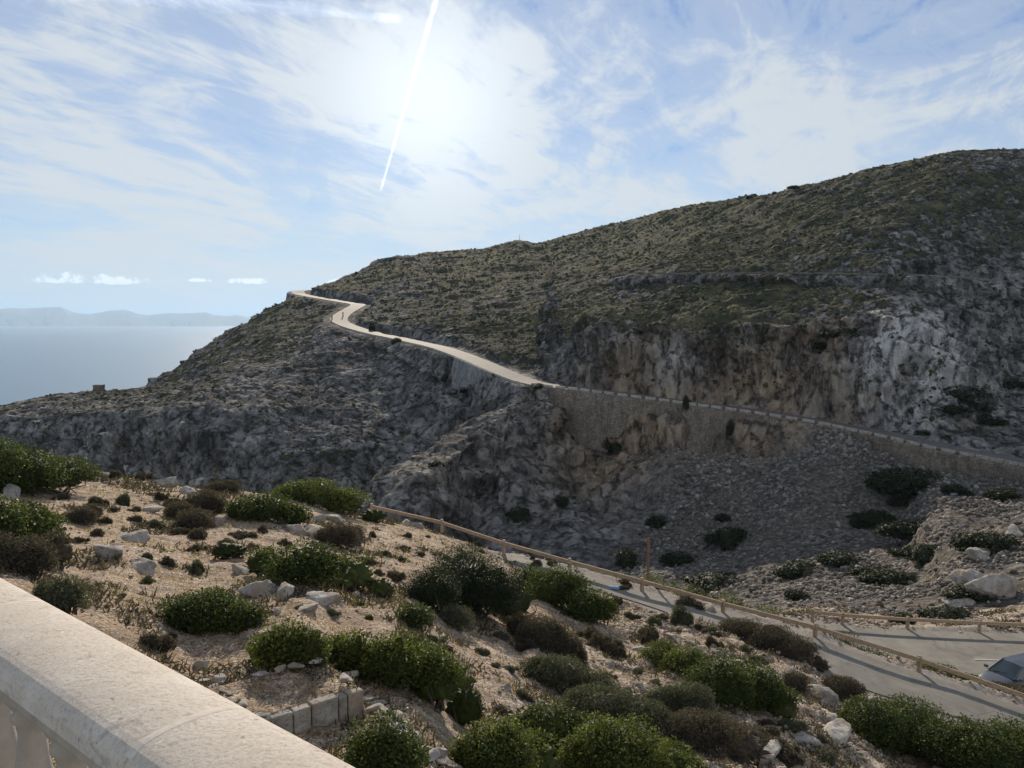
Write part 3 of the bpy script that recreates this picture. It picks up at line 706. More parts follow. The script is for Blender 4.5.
gul = np.abs(2 * vnoise(X / 8 + jag * 2, Y / 8, Z / 46, 161) - 1) + 0.55 * np.abs(2 * vnoise(X / 3.1 + jag, Y / 3.1, Z / 16, 163) - 1)
blk = vnoise(X / 9, Y / 9, Z / 7, 165); blk = (np.floor(blk * 5) + sstep(.3, .7, (blk * 5) % 1.0)) / 5
dsp += roadfade * cliffm * ((np.minimum(gul, .8) - .5) * 4.2 + (blk - .5) * 5.5)
bou = fbm(X / 2.2, Y / 2.2, Z / 2.2, 3, 0.6, seed=95, ridged=True) - 0.6
dsp += roadfade * bou * 1.0 * scree
dsp *= np.clip((Y - 56) / 30, 0.12, 1) * (0.65 + 0.35 * sstep(140, 200, Y))
horiz = nrm.copy(); horiz[..., 2] *= 0.55
VF = np.stack([X, Y, Z], -1) + horiz * dsp[..., None]
me = mesh_np("hillside", VF.reshape(-1, 3), grid_faces(*X.shape), M_HILL, True)
def spot(px, py, D, r):
    c = unproj(px, py, D)
    return np.exp(-(((VF - c) ** 2).sum(-1)) / (r * r))
och = np.clip(spot(835, 390, 172, 13) + spot(800, 370, 175, 12) * .8 + spot(850, 350, 172, 9) * .8 + spot(600, 410, 188, 14) * .9 + spot(720, 430, 177, 12)
              + spot(640, 460, 180, 12) * .7 + spot(760, 440, 168, 9) + spot(570, 480, 178, 14) * .4 + spot(430, 455, 165, 10) * .4 + spot(650, 360, 195, 14) * .5
              + spot(910, 325, 172, 8) * .7 + spot(700, 370, 188, 14) * .35, 0, 1)
pale = np.clip(spot(905, 400, 166, 8) + spot(925, 360, 170, 9) + spot(910, 330, 172, 9) + spot(940, 340, 176, 9) + spot(675, 360, 192, 5) * .8 + spot(900, 375, 166, 7) + .6 * spot(1000, 560, 70, 9), 0, 1)
veg = 0.30 - rocky * 0.30 + 0.22 * sstep(14.5, 18.5, K) + 0.10 * sstep(19, 21, K) - 0.10 * (pxf > 940) * (K > 20)
veg = veg + 0.13 * sstep(360, 460, pxf) * sstep(17.3, 18.6, K) - 0.04 * (1 - sstep(330, 430, pxf)) - 0.08 * sstep(760, 900, pxf)
veg += (fbm(X / 40, Y / 40, Z / 40, 3, seed=99) - 0.5) * 0.7
veg -= scree * 0.55
veg = np.where(dfar < 5.5, -1, veg)
for nm, arr in (('scree', scree), ('ochre', och), ('pale', pale), ('veg', veg)):
    a = me.attributes.new(nm, 'FLOAT', 'POINT'); a.data.foreach_set('value', np.asarray(arr, np.float32).ravel())
tag(link("hillside", me), kind='structure')
PYF = project(VF)[1]
VEG = veg; SCREE = scree; DFAR = dfar; DUP = dup; KF = K; SLOPE = slope; DL = dl

def at(px, py, near=None):
    """the ground point first met along the line of sight (near ground, else the hillside)"""
    s = None
    for V, PY, S, isn in ((VN, PYN, S_N, True), (VF, PYF, S_F, False)):
        if near is not None and near != isn: continue
        j = int(np.abs(S - (px - 512) / F / (math.cos(PITCH) + (384 - py) / F * math.sin(PITCH))).argmin())
        col = PY[:, j]
        r0 = 40 if isn else 0
        ok = np.nonzero(col[r0:] <= py)[0]
        if len(ok):
            return Vector(V[r0 + ok[0], j])
        if near is not None:
            return Vector(V[r0 + int(np.abs(col[r0:] - py).argmin()), j])
    return Vector(VF[len(D_F) - 60, j])
def zat(x, y):
    V, S, Dg = (VN, S_N, D_N) if y < 54 else (VF, S_F, D_F)
    i = int(np.clip(np.searchsorted(Dg, y), 1, len(Dg) - 1)); j = int(np.clip(np.searchsorted(S, x / y), 1, len(S) - 1))
    return float(min(V[i, j, 2], V[i - 1, j, 2], V[i, j - 1, 2]))

# ------------------------------------------------------------------ roads as draped strips
def strip(name, C3, half, mat, lift=0.0, widths=None, cuts=5):
    C3 = np.asarray(C3); T = np.gradient(C3[:, :2], axis=0); T /= np.linalg.norm(T, axis=1, keepdims=True)
    Nn = np.stack([-T[:, 1], T[:, 0]], 1)
    V = []
    us = np.linspace(-1, 1, cuts)
    for i, c in enumerate(C3):
        hw = half if widths is None else widths[i]
        for uu in us:
            V.append((c[0] + Nn[i, 0] * hw * uu, c[1] + Nn[i, 1] * hw * uu, c[2] + lift + 0.03 * (1 - uu * uu)))
    me = mesh_np(name, V, grid_faces(len(C3), cuts), mat, True)
    o = link(name, me); tag(o, kind='structure'); return o
strip("road", FAR_RD, 3.1, M_FARROAD, 0.02)
strip("mountain_road", UP_RD, 1.9, M_TRACK, 0.05)
nc = NEARC[:, :3].copy()
strip("access_road", nc, 2, M_NEARROAD, 0.01, widths=NEARC[:, 3] - 0.25)
strip("parking_area", LOT, 5.3, M_NEARROAD, 0.01)
# markings
def quad_strip(name, pts, half, mat, lift):
    return strip(name, resample(np.array(pts, float), 0.5), half, mat, lift, cuts=2)
ml = [(25.0, 44.55, -18.0), (28.6, 44.4, -18.0)]
quad_strip("road_marking", [(24.9, 44.5, -18.26), (26.2, 44.45, -18.28), (27.6, 44.4, -18.3)], 0.05, M_WHITE, 0.055)

# ------------------------------------------------------------------ sea and the far mountains
SEA = -222.0
ys = np.concatenate([np.linspace(150, 2000, 12), logr(2100, 70000, 0.12)])
sx = np.linspace(-1.6, 1.6, 40)
V = np.array([(s * (y + 400), y, SEA) for y in ys for s in sx])
m_sea, t, b, o = mat_new("sea_water")
p = geopos(t)
b.inputs['Base Color'].default_value = (0.07, 0.15, 0.23, 1); b.inputs['Roughness'].default_value = 0.36; b.inputs['IOR'].default_value = 1.33
b.inputs['Specular IOR Level'].default_value = 0.5
hh = t.math('ADD', t.math('MULTIPLY', t.noise(p, 0.02, 5, 0.6), 6.0), t.math('MULTIPLY', t.noise(p, 0.2, 4, 0.6), 0.9))
t.link(t.bump(hh, 0.25, 1.0), b.inputs['Normal'])
tag(link("sea", mesh_np("sea", V, grid_faces(len(ys), len(sx)), m_sea, True)), kind='structure')

m_isle = m_plain("far_mountain_rock", (0.13, 0.14, 0.12), 0.95, 0.002, 0.3, 0.0)
prof = [(-140,318),(-60,314),(-20,312),(0,309.5),(12,308),(28,308.5),(45,307.5),(55,307),(62,307),(66,308.5),(72,311.5),(80,313.5),(92,314),(102,312.5),(112,310.5),(125,309.8),(131,311),(138,314),(150,315.2),(160,313.8),(170,313),(182,313.5),(195,313.2),(207,312.3),(215,315),(226,316),(238,315),(250,317.5),(262,321),(280,323),(330,325)]
D0 = 33000.0
pxs = np.arange(-140, 330, 1.2); pyv = np.interp(pxs, [q[0] for q in prof], [q[1] for q in prof])
Hh = (325.8 - pyv) / F * D0
rows = []
for kk, (dy, f) in enumerate([(-2600, 0.0), (-1900, 0.22), (-1200, 0.5), (-600, 0.8), (0, 1.0), (700, 0.8), (1800, 0.35), (3000, 0.0)]):
    jit = (fbm(pxs / 9.0, pxs * 0 + kk * 1.7, pxs * 0, 4, seed=120) - 0.5)
    rows.append(np.stack([(pxs - 512) / F * (D0 + dy), np.full_like(pxs, D0 + dy) + jit * 900 * (f < 1), SEA - 2 + Hh * f * (1 + (jit * 0.7 if f < 1 else jit * 0.05)) + (0 if f else -5)], 1))
V = np.stack(rows)
tag(link("mountains", mesh_np("mountains", V.reshape(-1, 3), grid_faces(V.shape[0], V.shape[1]), m_isle, True)), kind='structure')

# the air
HZ = 3.4e-5
bx = [(-125000, -60, -500), (125000, 71000, 900)]
v8 = [(x, y, z) for x in (bx[0][0], bx[1][0]) for y in (bx[0][1], bx[1][1]) for z in (bx[0][2], bx[1][2])]
f6 = [(0, 1, 3, 2), (4, 6, 7, 5), (0, 4, 5, 1), (2, 3, 7, 6), (0, 2, 6, 4), (1, 5, 7, 3)]
mh = bpy.data.materials.new("sea_air"); mh.use_nodes = True; mh.node_tree.nodes.clear()
t = NT(mh.node_tree); pv = t.new('ShaderNodeVolumePrincipled'); oo = t.new('ShaderNodeOutputMaterial')
pv.inputs['Color'].default_value = (0.52, 0.74, 1.0, 1); pv.inputs['Density'].default_value = HZ; pv.inputs['Anisotropy'].default_value = 0.3
t.link(pv.outputs[0], oo.inputs['Volume'])
tag(link("haze", mesh_np("haze", v8, np.array(f6), mh)), kind='stuff')

# ------------------------------------------------------------------ foliage builders
def unit(v): return v / (np.linalg.norm(v, axis=-1, keepdims=True) + 1e-9)
def ico(sub=2):
    import bmesh
    bm = bmesh.new(); bmesh.ops.create_icosphere(bm, subdivisions=sub, radius=1.0)
    V = np.array([v.co[:] for v in bm.verts]); Fc = np.array([[v.index for v in f.verts] for f in bm.faces]); bm.free()
    return V, Fc
ICO = {k: ico(k) for k in (1, 2, 3, 4)}
def leaf_cloud(lobes, n, leaf, seed, mat, name, aspect=0.5, bumpy=0.28, depth=0.35, updir=0.25, zmin=-0.6, hull=0.66, nhull=99):
    rg = np.random.RandomState(seed)
    L = np.array(lobes, float)
    area = (L[:, 3] * L[:, 4] + L[:, 3] * L[:, 5]); area /= area.sum()
    idx = rg.choice(len(L), int(n * 1.5), p=area)
    dr = unit(rg.normal(size=(len(idx), 3)))
    dr = dr[dr[:, 2] > zmin]; idx = idx[:len(dr)]
    c = L[idx, :3]; r = L[idx, 3:6]
    k = 3.0
    bn = fbm(dr[:, 0] * k + idx * 7.1 + seed, dr[:, 1] * k, dr[:, 2] * k, 3, seed=seed % 50)
    rad = (1 + bumpy * 2 * (bn - 0.55)) * (1 - depth * rg.rand(len(idx)) ** 2.2) * (1 + 0.10 * rg.rand(len(idx)) * (rg.rand(len(idx)) > 0.8))
    P = c + dr * r * rad[:, None]
    keep = np.ones(len(P), bool)
    for q in range(len(L)):
        e = np.linalg.norm((P - L[q, :3]) / L[q, 3:6], axis=1)
        keep &= ~((e < 0.55) & (idx != q))
    keep &= P[:, 2] > -0.12
    P, dr, idx = P[keep][:n], dr[keep][:n], idx[keep][:n]
    m = len(P)
    nrm = unit(dr * 0.8 + rg.normal(size=(m, 3)) * 0.75 + np.array((0, 0, updir)))
    tn = unit(np.cross(nrm, rg.normal(size=(m, 3))) + 0.5 * dr)
    bt = unit(np.cross(nrm, tn))
    ln = leaf * (0.6 + 0.8 * rg.rand(m))[:, None]; wd = ln * aspect
    a = P - tn * ln * 0.5; b_ = P + bt * wd * 0.5 + nrm * wd * 0.15; c_ = P + tn * ln * 0.5; d_ = P - bt * wd * 0.5 + nrm * wd * 0.15
    V = np.stack([a, b_, c_, d_], 1).reshape(-1, 3)
    Fc = np.arange(4 * m).reshape(m, 4)
    hv = [V]; tri = []; k0 = len(V)
    if hull:
        for q in range(min(len(L), nhull)):
            iv, if_ = ICO[4 if nhull < 99 else 2]
            nz = fbm(iv[:, 0] * 3 + q * 7.1 + seed, iv[:, 1] * 3, iv[:, 2] * 3, 3, seed=seed % 50)
            nz2 = fbm(iv[:, 0] * 9 + q, iv[:, 1] * 9, iv[:, 2] * 9, 2, seed=5)
            rr = hull * (1 + bumpy * 2 * (nz - 0.55)) * (0.62 + .62 * nz2) * (0.80 + .40 * rg.rand(len(iv)))
            ih = iv.copy(); ih[:, 2] = np.maximum(ih[:, 2], -.3); hv.append(L[q, :3] + ih * L[q, 3:6] * rr[:, None]); tri.append(if_ + k0); k0 += len(iv)
        V = np.concatenate(hv); tri = np.concatenate(tri)
        return mesh_np(name, V, [Fc, tri], mat)
    return mesh_np(name, V, Fc, mat)
def blade_cloud(r, h, n, seed, mat, name, ln=0.28, wd=0.012, lobes=None, droop=0.2):
    """fine upright stems of a heath-like tussock"""
    rg = np.random.RandomState(seed)
    dr = unit(rg.normal(size=(n, 3)) * np.array((1, 1, 0.8))); dr[:, 2] = np.abs(dr[:, 2])
    bn = fbm(dr[:, 0] * 2.2 + seed, dr[:, 1] * 2.2, dr[:, 2] * 2.2, 3, seed=seed % 40)
    rad = (0.72 + 0.56 * bn) * (0.72 + 0.28 * rg.rand(n))
    tip = dr * np.array((r, r, h)) * rad[:, None]
    tip[:, 2] = np.maximum(tip[:, 2], 0.02)
    dd = unit(dr * np.array((1, 1, 1.0)) + rg.normal(size=(n, 3)) * 0.35 + np.array((0, 0, 0.35)))
    L_ = ln * (0.5 + rg.rand(n))[:, None]
    base = tip - dd * L_
    side = unit(np.cross(dd, rg.normal(size=(n, 3)))) * wd
    mid = (tip + base) / 2 + rg.normal(size=(n, 3)) * ln * 0.06
    V = np.stack([base - side, base + side, mid + side * 1.1, tip, mid - side * 1.1], 1).reshape(-1, 3)
    i = np.arange(n) * 5
    F5 = np.stack([i, i + 1, i + 2, i + 3, i + 4], 1)
    return mesh_np(name, V, F5, mat)
def twig_core(lobes, seed, mat, name, f=0.66):
    """tangle of branching stems inside a bush"""
    rg = np.random.RandomState(seed); V = []; Fc = []
    for (cx, cy, cz, rx, ry, rz) in lobes:
        nb = int(16 + 10 * rx)
        for q in range(nb):
            d_ = unit(rg.normal(size=3)); d_[2] = abs(d_[2]) * 0.9 + 0.05
            a = np.array((cx + rg.normal() * rx * 0.25, cy + rg.normal() * ry * 0.25, cz - rz * .6))
            e = np.array((cx, cy, cz)) + d_ * np.array((rx, ry, rz)) * (0.7 + 0.22 * rg.rand())
            m_ = (a + e) / 2 + rg.normal(size=3) * 0.12 * rx
            for p0, p1, r0, r1 in ((a, m_, 0.028, 0.018), (m_, e, 0.018, 0.006)):
                ax = unit(p1 - p0); s1 = unit(np.cross(ax, (0.3, 0.5, 0.8))); s2 = np.cross(ax, s1)
                k = len(V)
                for pp, rr in ((p0, r0), (p1, r1)):
                    for an in (0, 2.094, 4.188): V.append(pp + (s1 * math.cos(an) + s2 * math.sin(an)) * rr)
                Fc += [(k, k + 1, k + 4, k + 3), (k + 1, k + 2, k + 5, k + 4), (k + 2, k, k + 3, k + 5)]
    return mesh_np(name, V, np.array(Fc), mat)
def rock_verts(seed, sub=3, flat=0.65, cuts=16):
    rg = np.random.RandomState(seed)
    V = ICO[sub][0].copy()
    for q in range(cuts):
        nn = unit(rg.normal(size=3)); dd = 0.42 + 0.38 * rg.rand()
        e = V @ nn - dd
        V = V - np.outer(np.maximum(e, 0), nn) * 0.97
    V *= np.array((1.0, 0.7 + 0.3 * rg.rand(), flat))
    nz = fbm(V[:, 0] * 2.2 + seed * 3.1, V[:, 1] * 2.2, V[:, 2] * 2.2, 4, seed=seed % 30) - 0.5
    n2 = fbm(V[:, 0] * 7 + seed, V[:, 1] * 7, V[:, 2] * 7, 3, seed=9, ridged=True) - 0.6
    V = V * (1 + 0.40 * nz + 0.16 * n2)[:, None]
    return V
ROCKM = {}
def rock_mesh(k, flat, mat, tall=False):
    key = (k, flat, mat.name)
    if key not in ROCKM:
        V = rock_verts(300 + k, 4, flat)
        V[:, 2] -= V[:, 2].min() * 0.45
        ROCKM[key] = mesh_np("rock", V, ICO[4][1], mat, False)
    return ROCKM[key]

# ------------------------------------------------------------------ named shrubs near the viewpoint
LAND = []      # landmarks for relating the small things: (px, py, phrase)
def scale_at(p): return float(np.linalg.norm(np.array(p))) / F
def shrub(name, spec, label, cat, mat, leaf=0.07, dens=1.0, group=None, seed=1, kind='leaf', phrase=None, hf=0.84, near=None, aspect=0.5):
    """spec: list of (px, py_base, width_px, height_px, depth_factor)"""
    px0, py0 = spec[0][0], spec[0][1]
    root = at(px0, py0, near); s = scale_at(root)
    lobes = []
    for sp_ in spec:
        (px, py, wp, hp, df) = sp_[:5]
        p = at(px, py, near)
        if len(sp_) > 5:
            u_ = unproj(px, py, sp_[5]); p = Vector((u_[0], u_[1], zat(u_[0], u_[1])))
            s_ = scale_at(p); hp = hp + (project(np.array(p))[1] - py)
        if sp_ is spec[0]: root = p; s = scale_at(root)
        q = p - root
        ss = scale_at(p)
        rx = wp * ss / 2; ry = rx * df; h = hp * ss * hf
        lobes.append((q.x, q.y + ry * 0.8, q.z + h * 0.25, rx, ry, h * 0.78))
    area = sum(l[3] * l[4] + l[3] * l[5] * 2 for l in lobes); main = list(lobes)
    r_ = np.random.RandomState(seed * 3 + 1)
    for l in main:
        for _ in range(7):
            d_ = unit(r_.normal(size=3)); d_[2] = abs(d_[2]) * .8; f_ = r_.uniform(.45, .70); g_ = r_.uniform(.28, .46)
            lobes.append((l[0] + d_[0] * l[3] * f_, l[1] + d_[1] * l[4] * f_, l[2] + d_[2] * l[5] * f_ - .05 * l[5], l[3] * g_, l[4] * g_, l[5] * g_ * 1.05))
    n = int(np.clip(area / (leaf * leaf) * (24 if aspect < .3 else 15) * dens, 1500, 60000))
    o = link(name, leaf_cloud(lobes, n, leaf, seed, mat, name, aspect=aspect, nhull=len(main), depth=.42), loc=root)
    tag(o, label, cat, group)
    tw = link("twigs", twig_core(main, seed, M_TWIG, "twigs"), o); tw['kind'] = 'stuff'
    LAND.append((px0, py0, phrase or label))
    return o
G_M = 'evergreen mastic bushes on the slope below the balustrade'
shrub("mastic_bush", [(0,492,90,38,.7),(40,492,80,34,.7),(-40,488,90,44,.8)], "broad rounded green bush with a sunlit top at the left edge, highest on the slope", "bush", M_MASTIC, .09, 1, G_M, 11, phrase="the broad rounded bush at the left edge")
shrub("mastic_bush", [(12,548,70,42,.7),(-25,548,70,50,.7),(38,540,40,26,.7)], "green bush behind brown heather at the left edge, above the balustrade", "bush", M_MASTIC, .08, 1, G_M, 12, phrase="the green bush with heather in front of it")
shrub("mastic_bush", [(205,634,70,40,.8),(178,632,52,32,.8),(238,634,46,28,.8),(206,636,100,24,.6)], "low domed dark green bush alone on bare sand beside the balustrade", "bush", M_MASTIC, .055, 1, G_M, 13, phrase="the lone domed bush by the balustrade")
shrub("mastic_bush", [(262,523,56,30,.8),(238,520,34,22,.8),(292,526,36,22,.8)], "dense dark green bush left of the long flat-topped bush near the crest", "bush", M_MASTIC, .09, 1, G_M, 14, phrase="the dense bush on the crest")
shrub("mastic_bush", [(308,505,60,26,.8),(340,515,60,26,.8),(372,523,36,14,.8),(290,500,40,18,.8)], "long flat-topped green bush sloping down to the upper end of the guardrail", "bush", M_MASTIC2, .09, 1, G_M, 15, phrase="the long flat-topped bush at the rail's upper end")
shrub("mastic_bush", [(300,586,80,42,.7),(345,592,70,36,.7),(262,578,50,30,.7),(378,598,36,24,.7),(225,560,50,18,.7)], "long low dark green bush behind the pale boulder, middle of the sandy slope", "bush", M_MASTIC, .075, 1, G_M, 16, phrase="the long low bush in mid slope")
shrub("wind_bent_tree", [(470,618,110,62,.75),(430,610,60,44,.7),(508,622,60,46,.7),(460,600,70,56,.8)], "big blackish domed evergreen with bare pale stem, largest on the slope", "tree", M_PINE, .06, 2.6, None, 17, phrase="the big blackish domed evergreen", aspect=.35)
shrub("mastic_bush", [(560,612,70,44,.7),(592,626,56,36,.7),(530,600,40,36,.7)], "bright green bush leaning against the big blackish evergreen's right side", "bush", M_MASTIC, .08, 1, G_M, 18, phrase="the bright bush right of the big evergreen")
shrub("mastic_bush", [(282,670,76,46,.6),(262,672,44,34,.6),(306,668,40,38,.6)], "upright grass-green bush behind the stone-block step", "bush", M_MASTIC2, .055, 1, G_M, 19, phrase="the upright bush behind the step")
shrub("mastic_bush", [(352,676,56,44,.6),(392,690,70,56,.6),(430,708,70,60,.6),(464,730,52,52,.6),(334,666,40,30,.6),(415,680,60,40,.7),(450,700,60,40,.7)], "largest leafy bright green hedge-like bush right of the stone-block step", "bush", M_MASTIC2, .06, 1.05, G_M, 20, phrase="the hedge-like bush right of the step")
shrub("mastic_bush", [(412,628,42,22,.8)], "small round green bush at the big blackish evergreen's left foot", "bush", M_MASTIC, .06, 1, G_M, 21, phrase="the small round bush left of the big evergreen")
shrub("mastic_bush", [(380,790,84,62,.8),(402,780,50,40,.8),(356,775,40,30,.8)], "green bush at the bottom edge beside the balustrade, in front of the step", "bush", M_MASTIC, .05, 1, G_M, 22, phrase="the bush at the bottom edge by the balustrade")
shrub("mastic_bush", [(555,760,70,50,.8),(530,748,50,36,.8),(585,752,50,34,.8)], "rounded deep green bush at bottom centre, darker than its neighbours", "bush", M_MASTIC, .055, 1, G_M, 23, phrase="the deep green bush at bottom centre")
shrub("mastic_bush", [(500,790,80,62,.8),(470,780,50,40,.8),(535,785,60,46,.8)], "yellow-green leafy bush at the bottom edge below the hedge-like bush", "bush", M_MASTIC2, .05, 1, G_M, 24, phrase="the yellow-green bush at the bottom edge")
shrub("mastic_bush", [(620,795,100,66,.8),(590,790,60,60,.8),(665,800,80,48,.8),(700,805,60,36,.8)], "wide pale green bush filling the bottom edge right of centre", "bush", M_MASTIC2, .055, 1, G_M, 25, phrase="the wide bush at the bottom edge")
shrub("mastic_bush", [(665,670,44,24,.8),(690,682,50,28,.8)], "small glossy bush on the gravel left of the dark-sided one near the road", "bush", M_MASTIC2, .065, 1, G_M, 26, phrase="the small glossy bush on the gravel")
shrub("mastic_bush", [(725,712,70,50,.75),(760,716,60,48,.75),(785,726,40,34,.75),(745,692,50,30,.8)], "large dark-sided green bush on the stony bank above the road bend", "bush", M_MASTIC, .07, 1, G_M, 27, phrase="the large dark-sided bush above the road")
shrub("mastic_bush", [(880,752,60,46,.8),(920,768,80,56,.8),(862,738,40,34,.8),(965,775,70,44,.8),(1005,785,70,48,.8),(1045,790,80,50,.8)], "long thicket of soft green bush along the road at bottom right", "bush", M_MASTIC, .08, 1, G_M, 28, phrase="the thicket at bottom right")
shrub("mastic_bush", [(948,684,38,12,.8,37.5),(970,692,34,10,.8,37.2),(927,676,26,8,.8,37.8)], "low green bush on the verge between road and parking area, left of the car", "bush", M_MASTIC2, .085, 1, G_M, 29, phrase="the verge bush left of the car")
shrub("heather_bush", [(1003,701,36,10,.8,36.3),(1030,708,40,13,.8,36)], "dark brownish bush on the verge in front of the parked car", "bush", M_DRY, .085, 1, None, 30, phrase="the brown bush in front of the car")
shrub("heather_bush", [(850,656,56,18,.8,40),(880,664,40,11,.8,39.3),(822,645,44,14,.8,40.5)], "dark bank of brushwood behind the guardrail beside the parking area", "bush", M_OLIVE, .085, 1, None, 31, phrase="the dark brushwood behind the rail")
shrub("mastic_bush", [(700,606,50,14,.8,42.5),(735,618,50,14,.8,41.5),(765,628,50,14,.8,41),(790,638,40,13,.8,40.5)], "strip of dark bush just behind the guardrail where the road narrows", "bush", M_PINE, .085, 1, None, 32, phrase="the dark strip behind the rail")
shrub("mastic_bush", [(690,594,60,10,.8,45),(730,606,60,10,.8,44.5),(770,616,50,10,.8,44),(655,582,44,8,.8,46)], "long pale green bush crest running behind the guardrail", "bush", M_MASTIC2, .09, 1, None, 33, phrase="the pale green crest behind the rail", near=True)
# grey and brown scrub that has a name of its own
G_H = 'clumps of dry heather and rosemary'
def scrub(spec, label, mat, seed, phrase, leaf=.07, name="heather_clump", near=None):
    return shrub(name, spec, label, "shrub", mat, leaf, 1.25, G_H, seed, phrase=phrase, near=near, aspect=.28)
scrub([(20,574,50,34,.7),(48,566,44,32,.7),(-8,572,40,36,.7),(55,556,26,22,.7)], "brown dry heather clump at the left edge just above the balustrade", M_DRY, 41, "the brown heather at the left edge")
scrub([(56,612,44,32,.8),(44,603,26,20,.8)], "grey-green rosemary shrub touching the balustrade's outer edge", M_OLIVE, 42, "the rosemary by the balustrade", .05, "rosemary_shrub")
scrub([(545,652,52,34,.7),(566,658,34,24,.7),(520,640,40,26,.7)], "dark brown heather clump at the big evergreen's right foot", M_DRY, 43, "the brown heather below the big evergreen", .06)
scrub([(455,630,36,24,.8)], "olive clump directly in front of the big blackish evergreen", M_OLIVE, 44, "the olive clump before the big evergreen", .06)
scrub([(560,694,60,34,.7),(595,706,50,30,.7),(540,680,40,22,.7)], "flat grey rosemary patch on the gravel above the bottom bushes", M_OLIVE, 45, "the grey rosemary patch in lower centre", .06, "rosemary_shrub")
scrub([(600,728,80,34,.7),(640,736,60,30,.7)], "wide grey rosemary patch behind the wide pale bottom bush", M_OLIVE, 46, "the wide rosemary patch", .06, "rosemary_shrub")
scrub([(690,722,60,34,.7),(664,716,40,24,.7)], "dark rosemary dome left of the large dark-sided bush", M_OLIVE, 47, "the rosemary dome by the dark-sided bush", .06, "rosemary_shrub")
scrub([(705,756,84,34,.7),(745,768,70,32,.7),(665,748,50,26,.7)], "broad brown-grey heather mat at the bottom right of centre", M_DRY, 48, "the broad heather mat", .06)
scrub([(745,640,46,16,.8),(775,652,50,22,.8),(800,664,44,22,.8),(820,674,34,18,.8)], "dark heather strip lining the inner edge of the narrow road", M_DRY, 49, "the heather strip on the road's inner edge")
scrub([(800,694,26,20,.8)], "small round dark clump on the pale rock by the road", M_DRY, 50, "the round clump on the pale rock")
scrub([(852,700,36,18,.8),(838,694,26,15,.8)], "brown clump on the verge where the pale rock meets the road", M_DRY, 51, "the brown clump at the road's edge")
scrub([(700,745,40,20,.8)], "low grey clump between the heather mat and the dark-sided bush", M_OLIVE, 52, "the low grey clump in lower right centre", .06)
scrub([(170,640,10,6,.8),(158,652,26,14,.8),(146,648,20,12,.8)], "grey dead twiggy clump below the lone domed bush", M_DRY, 53, "the dead twiggy clump", .05)
scrub([(215,494,30,12,.8),(226,492,24,12,.8)], "brown heather clump on the skyline edge of the sandy crest", M_DRY, 54, "the brown clump on the crest edge")
scrub([(334,548,44,26,.8),(352,545,30,20,.8)], "grey-brown clump among pale rocks below the long flat-topped bush", M_DRY, 55, "the clump among the pale rocks")
scrub([(75,524,30,16,.8),(88,518,20,14,.8)], "russet dry clump on the sand right of the left edge bushes", M_DRY, 56, "the russet clump")
scrub([(200,515,44,24,.8),(190,530,40,20,.8),(175,520,30,18,.8)], "blackish heather tangle left of the dense crest bush", M_DRY, 57, "the blackish heather tangle")

# ------------------------------------------------------------------ rocks and boulders one can tell apart
def relation(px, py):
    best = sorted(LAND, key=lambda l: (l[0] - px) ** 2 + ((l[1] - py) * 1.3) ** 2)
    l = best[0]; dx = px - l[0]; dy = py - l[1]
    dist = math.hypot(dx, dy)
    if abs(dx) > abs(dy) * 1.2: r = 'right of' if dx > 0 else 'left of'
    else: r = 'below' if dy > 0 else 'above'
    return dist, r, l[2]
USED = {}
def uniq(head, px, py):
    """relate a small thing to the nearest landmark; farther ones from the same landmark say so"""
    dist, r, ph = relation(px, py)
    key = (head, r, ph); k = USED.get(key, 0); USED[key] = k + 1
    pre = ['', 'second ', 'third ', 'fourth ', 'fifth ', 'sixth ', 'seventh ', 'eighth ', 'ninth ', 'tenth '][min(k, 9)]
    return f"{pre}{head} {r} {ph}"
def order(lst):
    return sorted(lst, key=lambda q: relation(q[0], q[1])[0])
